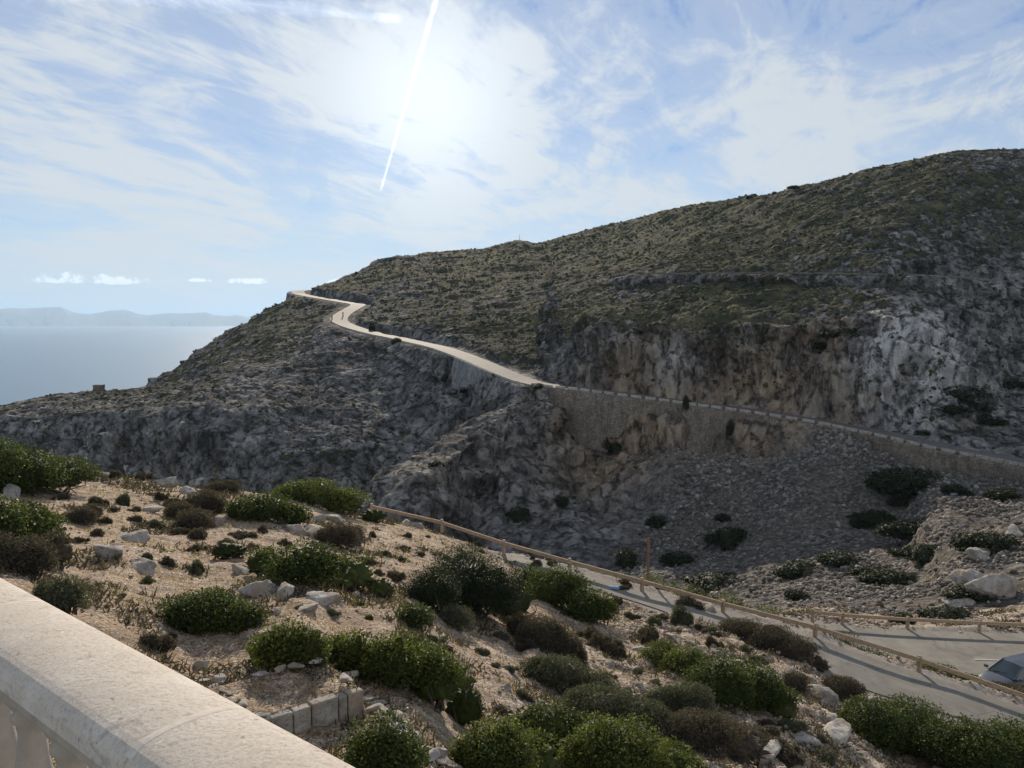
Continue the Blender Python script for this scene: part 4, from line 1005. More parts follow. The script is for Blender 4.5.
ROCKS = [ # px, py_base, width, height, seed, flat, pale, label or None
 (121,476,20,18,1,1.25,0,"tall pointed grey rock standing on the crest"),(92,476,20,10,2,.8,0,"rounded grey rock left of the pointed rock on the crest"),
 (8,497,26,18,3,.9,0,"squarish grey boulder between the left edge bushes"),(164,486,24,12,4,.7,0,"flat-topped boulder right of the pointed rock"),
 (186,494,26,14,5,.8,1,"pale rounded boulder at the right end of the crest rocks"),(104,560,34,15,6,.6,0,"long grey rock lying on the sand above the lone domed bush"),
 (140,572,34,16,7,.6,0,"grey rock split in two above the lone domed bush"),(122,540,36,13,8,.5,0,None),(147,512,24,9,9,.5,1,None),(217,526,22,11,10,.6,0,"grey rock at the blackish heather tangle's right end"),
 (258,598,40,28,11,.8,1,"largest pale boulder in front of the long low bush"),(283,598,30,17,12,.7,1,"pale boulder touching the right side of the largest one"),
 (318,603,36,14,13,.45,1,"flat pale slab in front of the long low bush"),(277,614,12,8,14,.7,0,None),(307,612,26,11,15,.5,1,None),
 (312,536,34,20,16,.7,1,"bright pale rock below the dense crest bush"),(296,534,24,13,17,.6,1,None),(334,523,20,14,18,.8,1,None),(318,522,18,12,19,.8,0,None),
 (352,540,26,12,20,.6,1,None),(406,526,14,9,21,.8,1,"small pale rock under the rail's upper end"),(417,528,14,8,22,.7,0,None),(355,597,20,8,23,.5,0,None),
 (238,575,30,12,24,.5,1,None),(711,612,20,13,25,.8,1,"pale rock behind the rail where the road narrows"),(196,670,20,13,26,.7,0,"dark grey stone beside the balustrade"),
 (214,685,18,10,27,.6,0,None),(880,738,44,14,28,.5,1,"long pale ledge of rock above the thicket at bottom right"),(825,700,30,14,29,.6,1,None),
 (840,745,50,16,30,.4,1,"broad pale slab at bottom right beside the thicket"),(800,745,44,14,31,.4,1,None),(770,757,40,13,32,.4,1,None),(870,705,22,9,33,.5,1,None),
 (610,666,12,8,34,.7,0,None),(640,690,16,8,35,.6,1,None),(672,640,14,7,36,.6,1,None),(655,660,16,8,37,.6,0,None),(560,640,12,7,38,.7,1,None),
 (700,655,18,8,39,.6,1,None),(735,668,18,9,40,.6,0,None),(505,690,14,7,41,.6,0,None),(540,722,20,9,42,.5,1,None),(640,652,14,7,43,.6,1,None),
 (175,505,22,8,45,.5,0,None),(206,488,18,9,46,.6,0,None),(150,482,20,8,47,.6,0,None),(60,484,24,8,48,.5,0,None),(440,600,10,6,49,.6,1,None),
 (820,722,34,11,50,.5,1,None),(905,716,16,6,51,.6,1,None),(760,676,18,8,52,.6,1,None),(780,705,20,9,53,.6,1,None),
]
LROCK = [(r[0], r[1], r[7].replace(' lying on the sand above the lone domed bush', '').split(' in front')[0]) for r in ROCKS if r[7]]
for (px, py, wp, hp, sd, fl, pale, lab) in sorted([r for r in ROCKS if r[7]], key=lambda r: r[0]) + order([r for r in ROCKS if not r[7]]):
    p = at(px, py); s = scale_at(p)
    o = link("boulder", rock_mesh(sd % 9, fl if fl in (.5, .8, 1.25) else (.5 if fl < .58 else .8), M_ROCKP if pale else M_ROCK))
    wx = wp * s / 2 * 1.15; hz_ = hp * s / (1.5 * (1.25 if fl > 1 else fl)) * .95
    o.scale = (wx, wx * 0.8, max(hz_, wx * .35)); o.rotation_euler = (0.1 * math.sin(sd), 0.12 * math.cos(sd * 2), (sd * 1.7) % 6.28)
    o.location = (p.x, p.y + wx * 0.5, p.z - 0.20 * wx)
    head = ('pale' if pale else 'grey') + (' flat stone' if fl < .58 else ' stone')
    tag(o, lab or uniq(head, px, py), "rock", 'boulders on the slope below the balustrade')

# ------------------------------------------------------------------ small tussocks
TUS = [(92,505,18,12,'d'),(122,505,15,12,'o'),(170,508,24,14,'d'),(157,500,12,9,'d'),(205,510,26,14,'d'),(195,540,22,12,'d'),(135,512,10,8,'o'),
 (152,528,18,10,'o'),(145,560,12,10,'o'),(165,566,12,10,'d'),(146,584,14,8,'o'),(195,573,18,14,'o'),(104,524,12,9,'d'),(133,523,14,8,'d'),(240,538,20,10,'d'),
 (178,535,14,10,'d'),(195,552,14,7,'d'),(110,512,12,6,'d'),(75,543,12,7,'d'),(262,533,12,8,'d'),(283,546,10,9,'d'),(372,537,10,7,'d'),(408,538,10,7,'d'),
 (403,550,9,7,'d'),(395,580,18,14,'d'),(364,566,18,10,'d'),(357,606,12,5,'g'),(368,620,10,6,'g'),(410,650,36,16,'d'),(430,645,22,10,'o'),(478,547,10,7,'d'),
 (490,547,14,9,'d'),(427,538,8,4,'d'),(515,564,8,4,'d'),(533,560,7,5,'d'),(537,568,14,8,'d'),(550,566,12,7,'o'),(482,553,7,5,'g'),(582,666,18,22,'d'),
 (611,657,20,14,'d'),(592,641,20,13,'d'),(612,612,8,6,'d'),(617,606,13,12,'d'),(612,612,14,10,'d'),(622,592,12,6,'d'),(625,586,14,8,'d'),(598,648,22,14,'d'),
 (650,636,16,10,'d'),(653,626,14,9,'o'),(682,626,24,18,'o'),(690,608,26,14,'d'),(711,645,12,9,'d'),(617,652,16,12,'d'),(646,640,20,12,'d'),(686,665,22,10,'d'),
 (722,648,10,7,'o'),(700,668,34,12,'o'),(715,635,14,7,'o'),(520,700,18,9,'d'),(510,672,14,7,'o'),(480,655,16,8,'o'),(500,715,22,10,'d'),(530,650,20,12,'d'),
 (495,668,12,6,'d'),(640,675,16,8,'o'),(655,685,12,6,'o'),(625,700,22,10,'d'),(655,708,24,12,'o'),(575,735,30,14,'o'),(735,740,40,18,'d'),(760,745,34,14,'d'),
 (820,745,20,9,'d'),(845,722,16,8,'d'),(790,735,24,12,'o'),(860,712,14,8,'o'),(770,730,20,10,'d'),(905,712,26,10,'o'),(80,590,18,8,'o'),(120,598,10,5,'d'),
 (95,536,14,7,'d'),(60,500,14,6,'d'),(110,478,16,8,'d'),(140,480,14,8,'d'),(78,478,20,8,'o'),(250,550,12,8,'d'),(225,545,16,9,'o'),(300,610,14,6,'d'),
 (232,600,10,5,'d'),(265,615,12,5,'d'),(330,616,14,6,'o'),(430,570,8,5,'d'),(445,560,8,5,'d'),(460,552,8,5,'d'),(400,562,10,6,'o'),(420,556,9,6,'d'),
 (385,556,10,6,'o'),(378,575,12,8,'d'),(425,588,12,8,'d'),(548,590,10,6,'d'),(630,620,14,8,'d'),(662,620,14,8,'o'),(670,648,12,8,'d'),(700,630,12,6,'d'),
 (745,652,12,7,'o'),(760,665,14,8,'o'),(690,700,20,12,'d'),(650,760,40,20,'d'),(780,760,40,18,'d'),(830,765,30,12,'o'),(12,520,14,10,'d'),(235,628,14,8,'g'),
 (450,690,16,10,'g'),(470,700,24,10,'g'),(500,640,18,8,'o'),(445,650,14,7,'d'),(560,666,14,8,'d'),(540,672,16,8,'d'),(605,680,14,8,'d'),(590,690,16,9,'o')]
def tuft(seed, mat, name, n=2600, asp=.15, lf=.34):
    r_ = np.random.RandomState(seed)
    lb = [(0, 0, .25, .72, .62, .6)] + [(r_.uniform(-1.1, 1.1), r_.uniform(-.8, .8), .08, r_.uniform(.2, .55), r_.uniform(.2, .5), r_.uniform(.2, .6)) for _ in range(6)]
    return leaf_cloud(lb, n, lf, seed, mat, name, aspect=asp, bumpy=.45, depth=.45, updir=.3, hull=.5)
TP = {'d': [tuft(60 + i, M_DRY, "heather_tuft") for i in range(6)],
      'o': [tuft(70 + i, M_OLIVE, "rosemary_tuft") for i in range(5)],
      'g': [blade_cloud(1, 1, 1300, 80 + i, M_GRASSG, "grass_tuft", 0.5, 0.022) for i in range(2)]}
for i, (px, py, wp, hp, k) in enumerate(order(TUS)):
    p = at(px, py); s = scale_at(p)
    o = link({'d': 'heather_tuft', 'o': 'rosemary_tuft', 'g': 'grass_tuft'}[k], TP[k][i % len(TP[k])])
    rx = wp * s / 2 * 1.05
    o.scale = (rx, rx * .9, hp * s * 0.9 * (.75 + .35 * math.sin(i * 1.7) ** 2)); o.rotation_euler = (0, 0, i * 2.4); o.location = (p.x, p.y + rx * .6, p.z - .03)
    big = '' if wp < 15 else 'wider '
    tag(o, uniq(big + {'d': 'dark dry tuft', 'o': 'grey-green tuft', 'g': 'green tuft'}[k], px, py), "tuft", 'small dry tufts scattered over the gravel')

# ------------------------------------------------------------------ stuff: stones, dry litter, hillside scrub, scree
def scatter(P, size, base, flat, seed, mat, name, asp=0.75):
    rg = np.random.RandomState(seed); Vb, Fb = base
    n = len(P); m = len(Vb)
    an = rg.rand(n) * 6.283
    dirn = 0.42 + 0.85 * rg.rand(n, m).astype(np.float32)
    V = Vb[None] * dirn[..., None] * (np.stack([np.ones(n), asp + .25 * rg.rand(n), flat * (0.7 + .6 * rg.rand(n))], 1)[:, None, :]) * size[:, None, None]
    ca, sa = np.cos(an)[:, None], np.sin(an)[:, None]
    x = V[..., 0] * ca - V[..., 1] * sa; y = V[..., 0] * sa + V[..., 1] * ca
    V = np.stack([x, y, V[..., 2]], -1) + P[:, None, :]
    Fc = Fb[None] + (np.arange(n) * m)[:, None, None]
    return mesh_np(name, V.reshape(-1, 3), Fc.reshape(-1, 3), mat)
rg = np.random.RandomState(5)
def pick(V, PY, S, D, w, n, rg):
    """surface vertices drawn with probability w * ground area"""
    ds = np.gradient(S)[None, :] * D[:, None]; dd = np.gradient(D)[:, None]
    pr = (w * ds * dd).ravel(); pr = np.maximum(pr, 0); pr /= pr.sum()
    i = rg.choice(len(pr), n, p=pr)
    P = V.reshape(-1, 3)[i].copy()
    P[:, 0] += (rg.rand(n) - .5) * (ds.ravel()[i]); P[:, 1] += (rg.rand(n) - .5) * dd[i // V.shape[1], 0]
    return P, i
Yn_ = VN[..., 1]; Xn_ = VN[..., 0]
inview = (np.abs(Xn_ / Yn_) < 0.64)
nz1 = fbm(Xn_ / 2.1, Yn_ / 2.1, Xn_ * 0, 3, seed=131)
pxn = Xn_ / Yn_ * F + 512
wgt = inview * (Yn_ > 6.5) * (1 - flat) * sstep(0.40, 0.62, nz1) * (0.35 + 1.3 * sstep(430, 720, pxn)) * (12 / Yn_) ** 0.6
P, i = pick(VN, PYN, S_N, D_N, wgt, 38000, rg)
dist = P[:, 1]; sz = (0.007 + 0.0008 * dist) * (0.6 + 2.2 * rg.rand(len(P)) ** 4.0) * (1 + 0.8 * sstep(500, 760, P[:, 0] / P[:, 1] * F + 512) * rg.rand(len(P)))
P[:, 2] += sz * 0.15
tag(link("loose_stones", scatter(P, sz, ICO[1], .6, 5, M_STONES, "loose_stones")), kind='stuff')
# straw and litter blades
wgt = inview * (Yn_ > 6.5) * (1 - flat) * sstep(0.45, 0.6, fbm(Xn_ / 1.2, Yn_ / 1.2, Xn_ * 0, 3, seed=133))
P, i = pick(VN, PYN, S_N, D_N, wgt * (12 / Yn_), 22000, rg)
n = len(P); dr = unit(rg.normal(size=(n, 3)) + np.array((0, 0, 1.0))); ln = (0.05 + 0.14 * rg.rand(n))[:, None]
sd = unit(np.cross(dr, rg.normal(size=(n, 3)))) * (0.004 + 0.0005 * P[:, 1:2])
V = np.stack([P - sd - (0, 0, .01), P + sd - (0, 0, .01), P + dr * ln], 1).reshape(-1, 3)
tag(link("dry_grass", mesh_np("dry_grass", V, np.arange(3 * n).reshape(n, 3), M_STRAW)), kind='stuff')

# dead brushwood and litter lying in drifts
wgt = inview * (Yn_ > 6.5) * (1 - flat) * sstep(0.54, 0.62, fbm(Xn_ / 1.7, Yn_ / 1.7, Xn_ * 0, 4, seed=137)) * (14 / Yn_)
P, i = pick(VN, PYN, S_N, D_N, wgt, 42000, rg)
n = len(P); dr = unit(rg.normal(size=(n, 3)) + np.array((0, 0, .45))); dr[:, 2] = np.abs(dr[:, 2]); ln = (0.05 + 0.16 * rg.rand(n) ** 1.5)[:, None] * (.6 + P[:, 1:2] / 40)
sd = unit(np.cross(dr, rg.normal(size=(n, 3)))) * (0.006 + 0.0009 * P[:, 1:2])
V = np.stack([P - sd - (0, 0, .01), P + sd - (0, 0, .01), P + dr * ln + sd * .3, P + dr * ln - sd * .3], 1).reshape(-1, 3)
tag(link("dead_brushwood", mesh_np("dead_brushwood", V, np.arange(4 * n).reshape(n, 4), M_DRY)), kind='stuff')

# hillside scrub and scree blocks
pxF = VF[..., 0] / VF[..., 1] * F + 512
okF = (np.abs(VF[..., 0] / VF[..., 1]) < 0.66) & (DFAR > 6.0) & (DUP > 3.0) & (VF[..., 2] > SEA + 2) & (DL > 6)
wv = okF * np.clip(VEG - 0.12, 0, 1) * sstep(120, 170, VF[..., 1]) * (200 / VF[..., 1])
P, i = pick(VF, PYF, S_F, D_F, wv, 34000, rg)
sz = (0.13 + 0.62 * rg.rand(len(P)) ** 3) * (0.6 + 0.4 * P[:, 1] / 250)
P[:, 2] += sz * .2
tag(link("hillside_scrub", scatter(P, sz, ICO[1], .65, 6, M_HILLVEG, "hillside_scrub", .9)), kind='stuff')
ws = okF * (SCREE ** 2) * (VF[..., 1] < 178) * (VF[..., 1] > 56) * (110 / VF[..., 1]) ** 1.4 * (KF > 6)
ws = ws * (0.3 + 1.7 * sstep(0.45, 0.65, fbm(VF[..., 0] / 9, VF[..., 1] / 9, VF[..., 0] * 0, 3, seed=141)))
P, i = pick(VF, PYF, S_F, D_F, ws, 60000, rg)
sz = (0.02 + 0.00055 * P[:, 1]) * (0.45 + 6.0 * rg.rand(len(P)) ** 12)
P[:, 2] += sz * .2
tag(link("scree", scatter(P, sz, ICO[1], .75, 8, M_SCREE, "scree")), kind='stuff')
# rubble and scrub on the steep rock
wr = okF * (1 - SCREE) * (0.2 + sstep(.15, .5, SLOPE)) * (VF[..., 1] > 120) * (VF[..., 1] < 300) * sstep(.5, .62, fbm(VF[..., 0] / 6, VF[..., 1] / 6, VF[..., 2] / 6, 3, seed=151))
P, i = pick(VF, PYF, S_F, D_F, wr, 7000, rg)
sz = 0.15 + 0.6 * rg.rand(len(P)) ** 4
tag(link("cliff_scrub", scatter(P, sz, ICO[1], .8, 9, M_HILLVEG, "cliff_scrub", .9)), kind='stuff')

# dark shrubs one can tell apart across the valley
FS = [(918,492,70,26,"broadest black-green shrub below the road wall at right"),(880,528,34,24,"dark shrub on the shaded scree left of the broadest one's foot"),
 (916,537,46,18,"wide low shrub at the bottom of the shaded scree"),(735,545,38,22,"dark round shrub on the shaded scree above the narrow road"),
 (724,522,15,11,"small dark shrub above the round one on the scree"),(660,527,24,14,"lone dark shrub high on the scree left of the round one"),
 (628,566,28,24,"dark shrub on the scree behind the lone wooden post"),(905,505,20,10,"small shrub just under the broadest black-green one"),
 (965,412,60,14,"long dark shrub on the shaded slope above the road at right"),(928,436,16,8,"tiny dark shrub beside the road at the cliff's right foot"),
 (820,348,30,12,"dark shrub in a notch of the upper cliff"),(610,452,26,13,"dark shrub filling the foot of the tall stone wall"),
 (1000,552,50,22,"green shrub on the sunlit rocky spur at right"),(955,640,40,13,"dark shrub beside the far rail of the parking area"),
 (905,636,20,11,"small dark shrub behind the far rail"),(845,565,40,14,"shrub at the edge of the shade above the far rail"),
 (900,585,44,14,"wide dark shrub between the sunlit rubble patches"),(640,602,30,10,"shrub in the gully behind the guardrail"),
 (720,588,50,14,"low dark shrub on the valley floor behind the rail"),(435,467,12,8,"tiny dark leafy clump in place of a cave mouth on the left cliff spur"),  # the tiny spur clump stands in for a dark cave mouth
 (372,331,8,9,"tiny dark bush beside the far road below its bend"),(397,343,9,8,"dark bush where the far road straightens"),
 (538,388,16,7,"dark bush where the road enters the cliff shade"),(730,436,8,18,"dark creeper hanging from the road wall"),(686,416,10,12,"dark bush growing out of the stone wall's top"),
 (775,192,6,4,"tiny bush on the skyline left of the small tree"),(752,198,8,4,"low bush on the skyline knob"),(560,505,20,12,"dark shrub low on the cliff spur"),
 (520,520,24,16,"dark shrub at the foot of the cliff spur"),(960,495,26,12,"dark shrub right of the broadest black-green one"),(1010,500,30,14,"dark shrub at the right edge under the road wall"),
 (990,600,50,16,"dark shrub below the sunlit rocky spur"),(860,520,16,9,"small dark shrub on upper scree left of the dark one"),(968,398,56,15,"long dark shrub under the pale cliff face's right side"),(1008,388,34,13,"dark shrub at the right edge halfway up the shaded slope"),(995,424,44,10,"low dark shrub just above the road at the right edge"),(850,336,40,11,"dark shrub ledge above the tan cliff face"),(880,578,38,13,"dark shrub where the shade meets the sunlit rubble"),(935,560,44,16,"dark shrub left of the sunlit rocky spur's crest"),(800,575,40,15,"dark shrub low in the shaded gully"),(680,565,34,15,"dark shrub under the round one on the scree"),(800,600,24,12,"shrub at the left end of the sunlit rubble")]
fb = {}
for i, (px, py, wp, hp, lab) in enumerate(FS):
    p = at(px, py, False); s = scale_at(p)
    rx = wp * s / 2 * 1.18; h = hp * s * (.72 if hp < wp * .9 else 1)
    k = i % 5
    if k not in fb:
        r_ = np.random.RandomState(k + 5)
        lb = [(0, 0, .3, .8, .7, .6)] + [(r_.uniform(-.8, .8), r_.uniform(-.6, .6), .12, r_.uniform(.25, .5), .4, r_.uniform(.25, .65)) for _ in range(6)]
        fb[k] = (leaf_cloud(lb, 2600, 0.13, 200 + k, M_PINE, "scrub_bush", bumpy=.35), twig_core(lb, k, M_TWIG, "twigs"))
    o = link("scrub_bush", fb[k][0], loc=(p.x, p.y + rx * .4, p.z - 0.1 * h)); o.scale = (rx, rx * .9, h * 1.1); o.rotation_euler = (0, 0, (i * 1.3) % 3 if wp < 30 else 0.1 * i % .4)
    tag(o, lab, "shrub", 'dark shrubs across the valley')
    link("twigs", fb[k][1], o)['kind'] = 'stuff'
# boulders of the sunlit spur
for i, (px, py, wp, hp, lab) in enumerate([(1005,600,46,34,"big grey crag on the sunlit spur at the right edge"),(975,588,30,18,"rounded crag left of the big one on the sunlit spur"),
    (985,560,26,14,"pale block high on the sunlit spur"),(968,606,26,12,"pale block at the sunlit spur's foot"),(1015,540,24,14,"upper pale block on the sunlit spur at the right edge")]):
    p = at(px, py, False); s = scale_at(p)
    o = link("crag", rock_mesh(i + 2, .8, M_ROCK), loc=(p.x, p.y + wp * s * .3, p.z - .2)); o.scale = (wp * s / 2 * 1.15, wp * s / 2, hp * s / 1.2); o.rotation_euler = (0, 0, i * 1.9)
    tag(o, lab, "rock", 'crags on the sunlit spur')

# ------------------------------------------------------------------ box / tube builder
class MB:
    def __init__(s): s.V = []; s.F = []
    def box(s, c, d, rz=0.0, ry=0.0, M=None):
        mt = Matrix.Translation(c) @ (M if M is not None else Matrix.Rotation(rz, 4, 'Z') @ Matrix.Rotation(ry, 4, 'Y'))
        k = len(s.V)
        for x in (-.5, .5):
            for y in (-.5, .5):
                for z in (-.5, .5): s.V.append(mt @ Vector((x * d[0], y * d[1], z * d[2])))
        s.F += [(k, k + 1, k + 3, k + 2), (k + 4, k + 6, k + 7, k + 5), (k, k + 4, k + 5, k + 1), (k + 2, k + 3, k + 7, k + 6), (k, k + 2, k + 6, k + 4), (k + 1, k + 5, k + 7, k + 3)]
        return s
    def beam(s, a, b, w, h):
        a = Vector(a); b = Vector(b); d = (b - a); x = d.normalized(); y = Vector((0, 0, 1)).cross(x).normalized(); z = x.cross(y)
        M = Matrix((x, y, z)).transposed().to_4x4()
        return s.box((a + b) / 2, (d.length, w, h), M=M)
    def tube(s, a, b, r0, r1, n=12):
        a = Vector(a); b = Vector(b); x = (b - a).normalized(); u = x.orthogonal().normalized(); v = x.cross(u); k = len(s.V)
        for p, r in ((a, r0), (b, r1)):
            for i in range(n): s.V.append(p + (u * math.cos(i * 2 * math.pi / n) + v * math.sin(i * 2 * math.pi / n)) * r)
        for i in range(n): s.F.append((k + i, k + (i + 1) % n, k + n + (i + 1) % n, k + n + i))
        s.F.append(tuple(k + i for i in range(n))[::-1]); s.F.append(tuple(k + n + i for i in range(n)))
        return s
    def build(s, name, mat, parent=None, bevel=0.0, smooth=False, loc=None, seg=2):
        me = bpy.data.meshes.new(name); me.from_pydata([tuple(v) for v in s.V], [], s.F); me.update()
        me.materials.append(mat)
        if smooth: me.polygons.foreach_set('use_smooth', [True] * len(me.polygons))
        o = link(name, me, parent, loc)
        if bevel:
            b = o.modifiers.new('bevel', 'BEVEL'); b.width = bevel; b.segments = seg
        return o

# ------------------------------------------------------------------ balustrade (the camera stands at it)
HT = -0.85                                   # top of the coping under the eye
un = Vector((-math.sin(R(49.4)), math.cos(R(49.4)), 0)); nn = Vector((un.y, -un.x, 0))
if nn.y < 0: nn = -nn
OFF = 0.869                                   # centre line distance
Wd = 0.290
def BP(t, d, z): return un * t + nn * (OFF + d) + Vector((0, 0, z))
root = empty("stone_balustrade", BP(0, 0, -1.80))
tag(root, "pale cast-stone balustrade with a wide rounded coping at the bottom left corner", "balustrade")
RI = Matrix.Translation(-Vector(root.location))
def loc_(v): return RI @ v
# coping cross-section: gently crowned top, eased arrises, drip moulding under
sec = []
for q in np.linspace(-1, 1, 19):
    sec.append((q * (Wd / 2 - 0.010), HT + 0.020 * (1 - q * q) - 0.012 * abs(q) ** 9))
hw = Wd / 2
rightside = [(hw - 0.003, HT - 0.020), (hw, HT - 0.028), (hw, HT - 0.062), (hw - 0.006, HT - 0.068), (hw - 0.030, HT - 0.070), (hw - 0.036, HT - 0.085), (hw - 0.052, HT - 0.100), (hw - 0.055, HT - 0.130)]
sec += rightside
sec += [(-x, z) for x, z in rightside[::-1]]
def t_from_px(px, d, z):
    # parameter along the rail where a line at offset d, height z crosses image column px
    best = min(np.linspace(-4, 6, 4001), key=lambda t: abs(project(np.array(BP(t, d, z)))[0] - px) if BP(t, d, z).y > .2 else 1e9)
    return float(best)
tj1 = t_from_px(122, -hw, HT)
tj2 = t_from_px(0, 0.0, HT)
seglen = abs(tj2 - tj1)
print('joints', tj1, tj2)
seglen = max(seglen, 0.6)
j = tj1 - 4 * seglen
ts = [tj1 + k * seglen for k in range(-3, 7)]
rgc = random.Random(3)
M_MORTAR = m_plain("lime_mortar", (0.56, 0.50, 0.43), 0.9, 40, 0.15, 0.4, 0.004)
for a0, a1 in zip(ts[:-1], ts[1:]):
    mb = MB(); a = a0 + 0.0006; b = a1 - 0.0006
    lift = rgc.uniform(-0.0015, 0.0015)
    stn = [(a, 0.985), (a + 0.006, 1.0)] + [(a + (b - a) * f, 1.0) for f in (0.25, 0.5, 0.75)] + [(b - 0.006, 1.0), (b, 0.985)]
    ns = len(sec)
    for t_, f in stn:
        for x, z in sec:
            mb.V.append(loc_(BP(t_, x * f, HT - 0.06 + (z - HT + 0.06) * f + lift)))
    for i in range(len(stn) - 1):
        for q in range(ns):
            mb.F.append((i * ns + q, i * ns + (q + 1) % ns, (i + 1) * ns + (q + 1) % ns, (i + 1) * ns + q))
    mb.F.append(tuple(range(ns))); mb.F.append(tuple(range((len(stn) - 1) * ns, len(stn) * ns))[::-1])
    mb.build("coping", M_COPE, root, smooth=False)
    # pointing mortar proud of the joint
    mj = MB()
    mst = [(-.017, -.0020), (-.011, .0003), (-.004, .0007), (.004, .0007), (.011, .0003), (.017, -.0020)]
    for dt_, dz_ in mst:
        for x, z in sec[:19] + [(hw, HT - 0.016), (hw, HT - 0.06)][:0]:
            mj.V.append(loc_(BP(a0 + dt_, x, z + dz_)))
    for q in range(len(mst) - 1):
        for r_ in range(18): mj.F.append((q * 19 + r_, q * 19 + r_ + 1, (q + 1) * 19 + r_ + 1, (q + 1) * 19 + r_))
    mj.build("mortar_joint", M_MORTAR, root)
# under-rail, plinth
t0, t1 = ts[0], ts[-1]
def longbox(name, d0, d1, z0, z1, mat, bev=0.006):
    mb = MB(); c = BP((t0 + t1) / 2, (d0 + d1) / 2, (z0 + z1) / 2)
    mb.box(loc_(c), (t1 - t0, d1 - d0, z1 - z0), rz=math.atan2(un.y, un.x)); return mb.build(name, mat, root, bev)
longbox("under_rail", -hw + 0.065, hw - 0.065, HT - 0.168, HT - 0.127, M_BAL)
longbox("plinth", -0.17, 0.17, -1.80, -1.66, M_PLINTH, 0.01)
longbox("base_course", -0.12, 0.12, -1.659, -1.62, M_PLINTH, 0.008)
prof_b = [(0.075,-1.62),(0.075,-1.57),(0.055,-1.565),(0.050,-1.545),(0.062,-1.53),(0.085,-1.48),(0.094,-1.43),(0.088,-1.37),(0.068,-1.30),(0.050,-1.22),(0.042,-1.15),(0.045,-1.12),(0.060,-1.105),(0.060,-1.09),(0.050,-1.08),(0.072,-1.05),(0.078,-1.026),(0.078,-1.012),(0.001,-1.011)]
def baluster_mesh():
    V = []; n = 24
    for r_, z in prof_b:
        r_ = r_ * (0.84 if r_ > .01 else 1)
        for i in range(n): V.append((r_ * math.cos(i * 2 * math.pi / n), r_ * math.sin(i * 2 * math.pi / n), z))
    i = np.arange(len(prof_b) * n).reshape(len(prof_b), n)
    a = i[:-1]; b_ = np.roll(i, -1, 1)[:-1]; c_ = np.roll(i, -1, 1)[1:]; d_ = i[1:]
    return mesh_np("baluster", V, np.stack([a, b_, c_, d_], -1).reshape(-1, 4), M_BAL, True)
bm_ = baluster_mesh(); sp = 0.265
tb = t_from_px(32, 0.0, -1.15)
k = -12
while tb + k * sp < t1 - 0.1:
    t_ = tb + k * sp; k += 1
    if t_ < t0 + .1: continue
    o = link("baluster", bm_, root); o.location = loc_(BP(t_, 0, 0)) ; 
# terrace the balustrade stands on, and the wall below it
mb = MB(); c = BP((t0 + t1) / 2, -1.35, -1.95); mb.box(c, (t1 - t0, 3.0, 0.3), rz=math.atan2(un.y, un.x))
tag(mb.build("terrace", m_plain("terrace_paving", (0.16, 0.14, 0.115), 0.9, 4, 0.15, 0.3, 0.01)), kind='structure')
mb = MB(); c = BP((t0 + t1) / 2, 0.0, -2.9); mb.box(c, (t1 - t0, 0.40, 2.19), rz=math.atan2(un.y, un.x))
tag(mb.build("terrace_wall", m_rock("terrace_masonry")), "rough stone terrace wall carrying the balustrade", "wall")

# ------------------------------------------------------------------ timber guardrails
def guardrail(pts, label, H=0.74, snap=False):
    p0 = Vector(pts[0]); root = empty("timber_guardrail", p0); tag(root, label, "guardrail")
    tops = []
    for i, p in enumerate(pts):
        p = Vector(p); z = zat(p.x, p.y)
        z = min(z, p.z) if abs(z - p.z) < .6 else p.z
        base = Vector((p.x, p.y, max(p.z, zat(p.x, p.y - .3)) if snap else p.z)); tops.append(base + Vector((0, 0, H)))
        mb = MB(); mb.box(base - p0 + Vector((0, 0, (H + .06) / 2 - .15)), (0.15, 0.17, H + .06 + .3), rz=0.6)
        mb.build("post", M_WOOD, root, 0.02)
    for i in range(len(tops) - 1):
        a, b = tops[i] - p0, tops[i + 1] - p0
        n_ = Vector((0, 0, 1)).cross((b - a).normalized()); n_ = n_ if n_.y < 0 else -n_
        d = (b - a).normalized() * 0.004
        mb = MB(); mb.beam(a + n_ * .14 - Vector((0, 0, .09)) + d, b + n_ * .14 - Vector((0, 0, .09)) - d, 0.11, 0.20)
        mb.build("rail", M_WOOD, root, 0.03, seg=3)
    return root
rp = [RAIL[i] for i in range(1, len(RAIL))]
guardrail(rp, "long weathered timber guardrail climbing the near road's edge from lower right")
lot = [unproj(px, py, D) for px, py, D in ((812,633.5,50.0),(842,636,49.6),(907,638,49.1),(979,640,48.6),(1056,641.5,48.2),(1140,643,47.8))]
guardrail(lot, "level timber guardrail on the far side of the parking area", 0.76, True)
# lone post
p = at(648, 590); p = Vector((unproj(648, 578, 44.2))); mb = MB(); zb = p.z - .3
mb.tube((0, 0, -.6), (0, 0, 2.15), 0.085, 0.07, 10); mb.tube((0, 0, 2.15), (0, 0, 2.19), 0.06, 0.03, 10)
tag(mb.build("wooden_pole", M_WOODD, loc=(p.x, p.y, p.z)), "thin upright wooden pole standing behind the near guardrail", "pole")

# ------------------------------------------------------------------ stone-block step and path edging by the balustrade
root = None
A = Vector(STEP_A); ax = Vector((STEP_X[0], STEP_X[1], 0))
root = empty("stone_step", A); tag(root, "dressed stone-block step holding a flat dirt platform below the balustrade", "step")
rw = random.Random(4); pos = 0.0
for wb in [0.27, 0.15, 0.42, 0.27, 0.33, 0.4, 0.36, 0.3]:
    wb *= STEP_L / 1.45; c = ax * (pos + wb / 2); pos += wb
    mb = MB(); mb.box((c.x, c.y, -.25 + rw.uniform(-.015, .015)), (wb - 0.014, 0.16 + rw.uniform(-.015, .015), 0.52), rz=math.atan2(ax.y, ax.x) + rw.uniform(-.05, .05))
    mb.build("stone_block", M_ROCK, root, 0.025, seg=3)
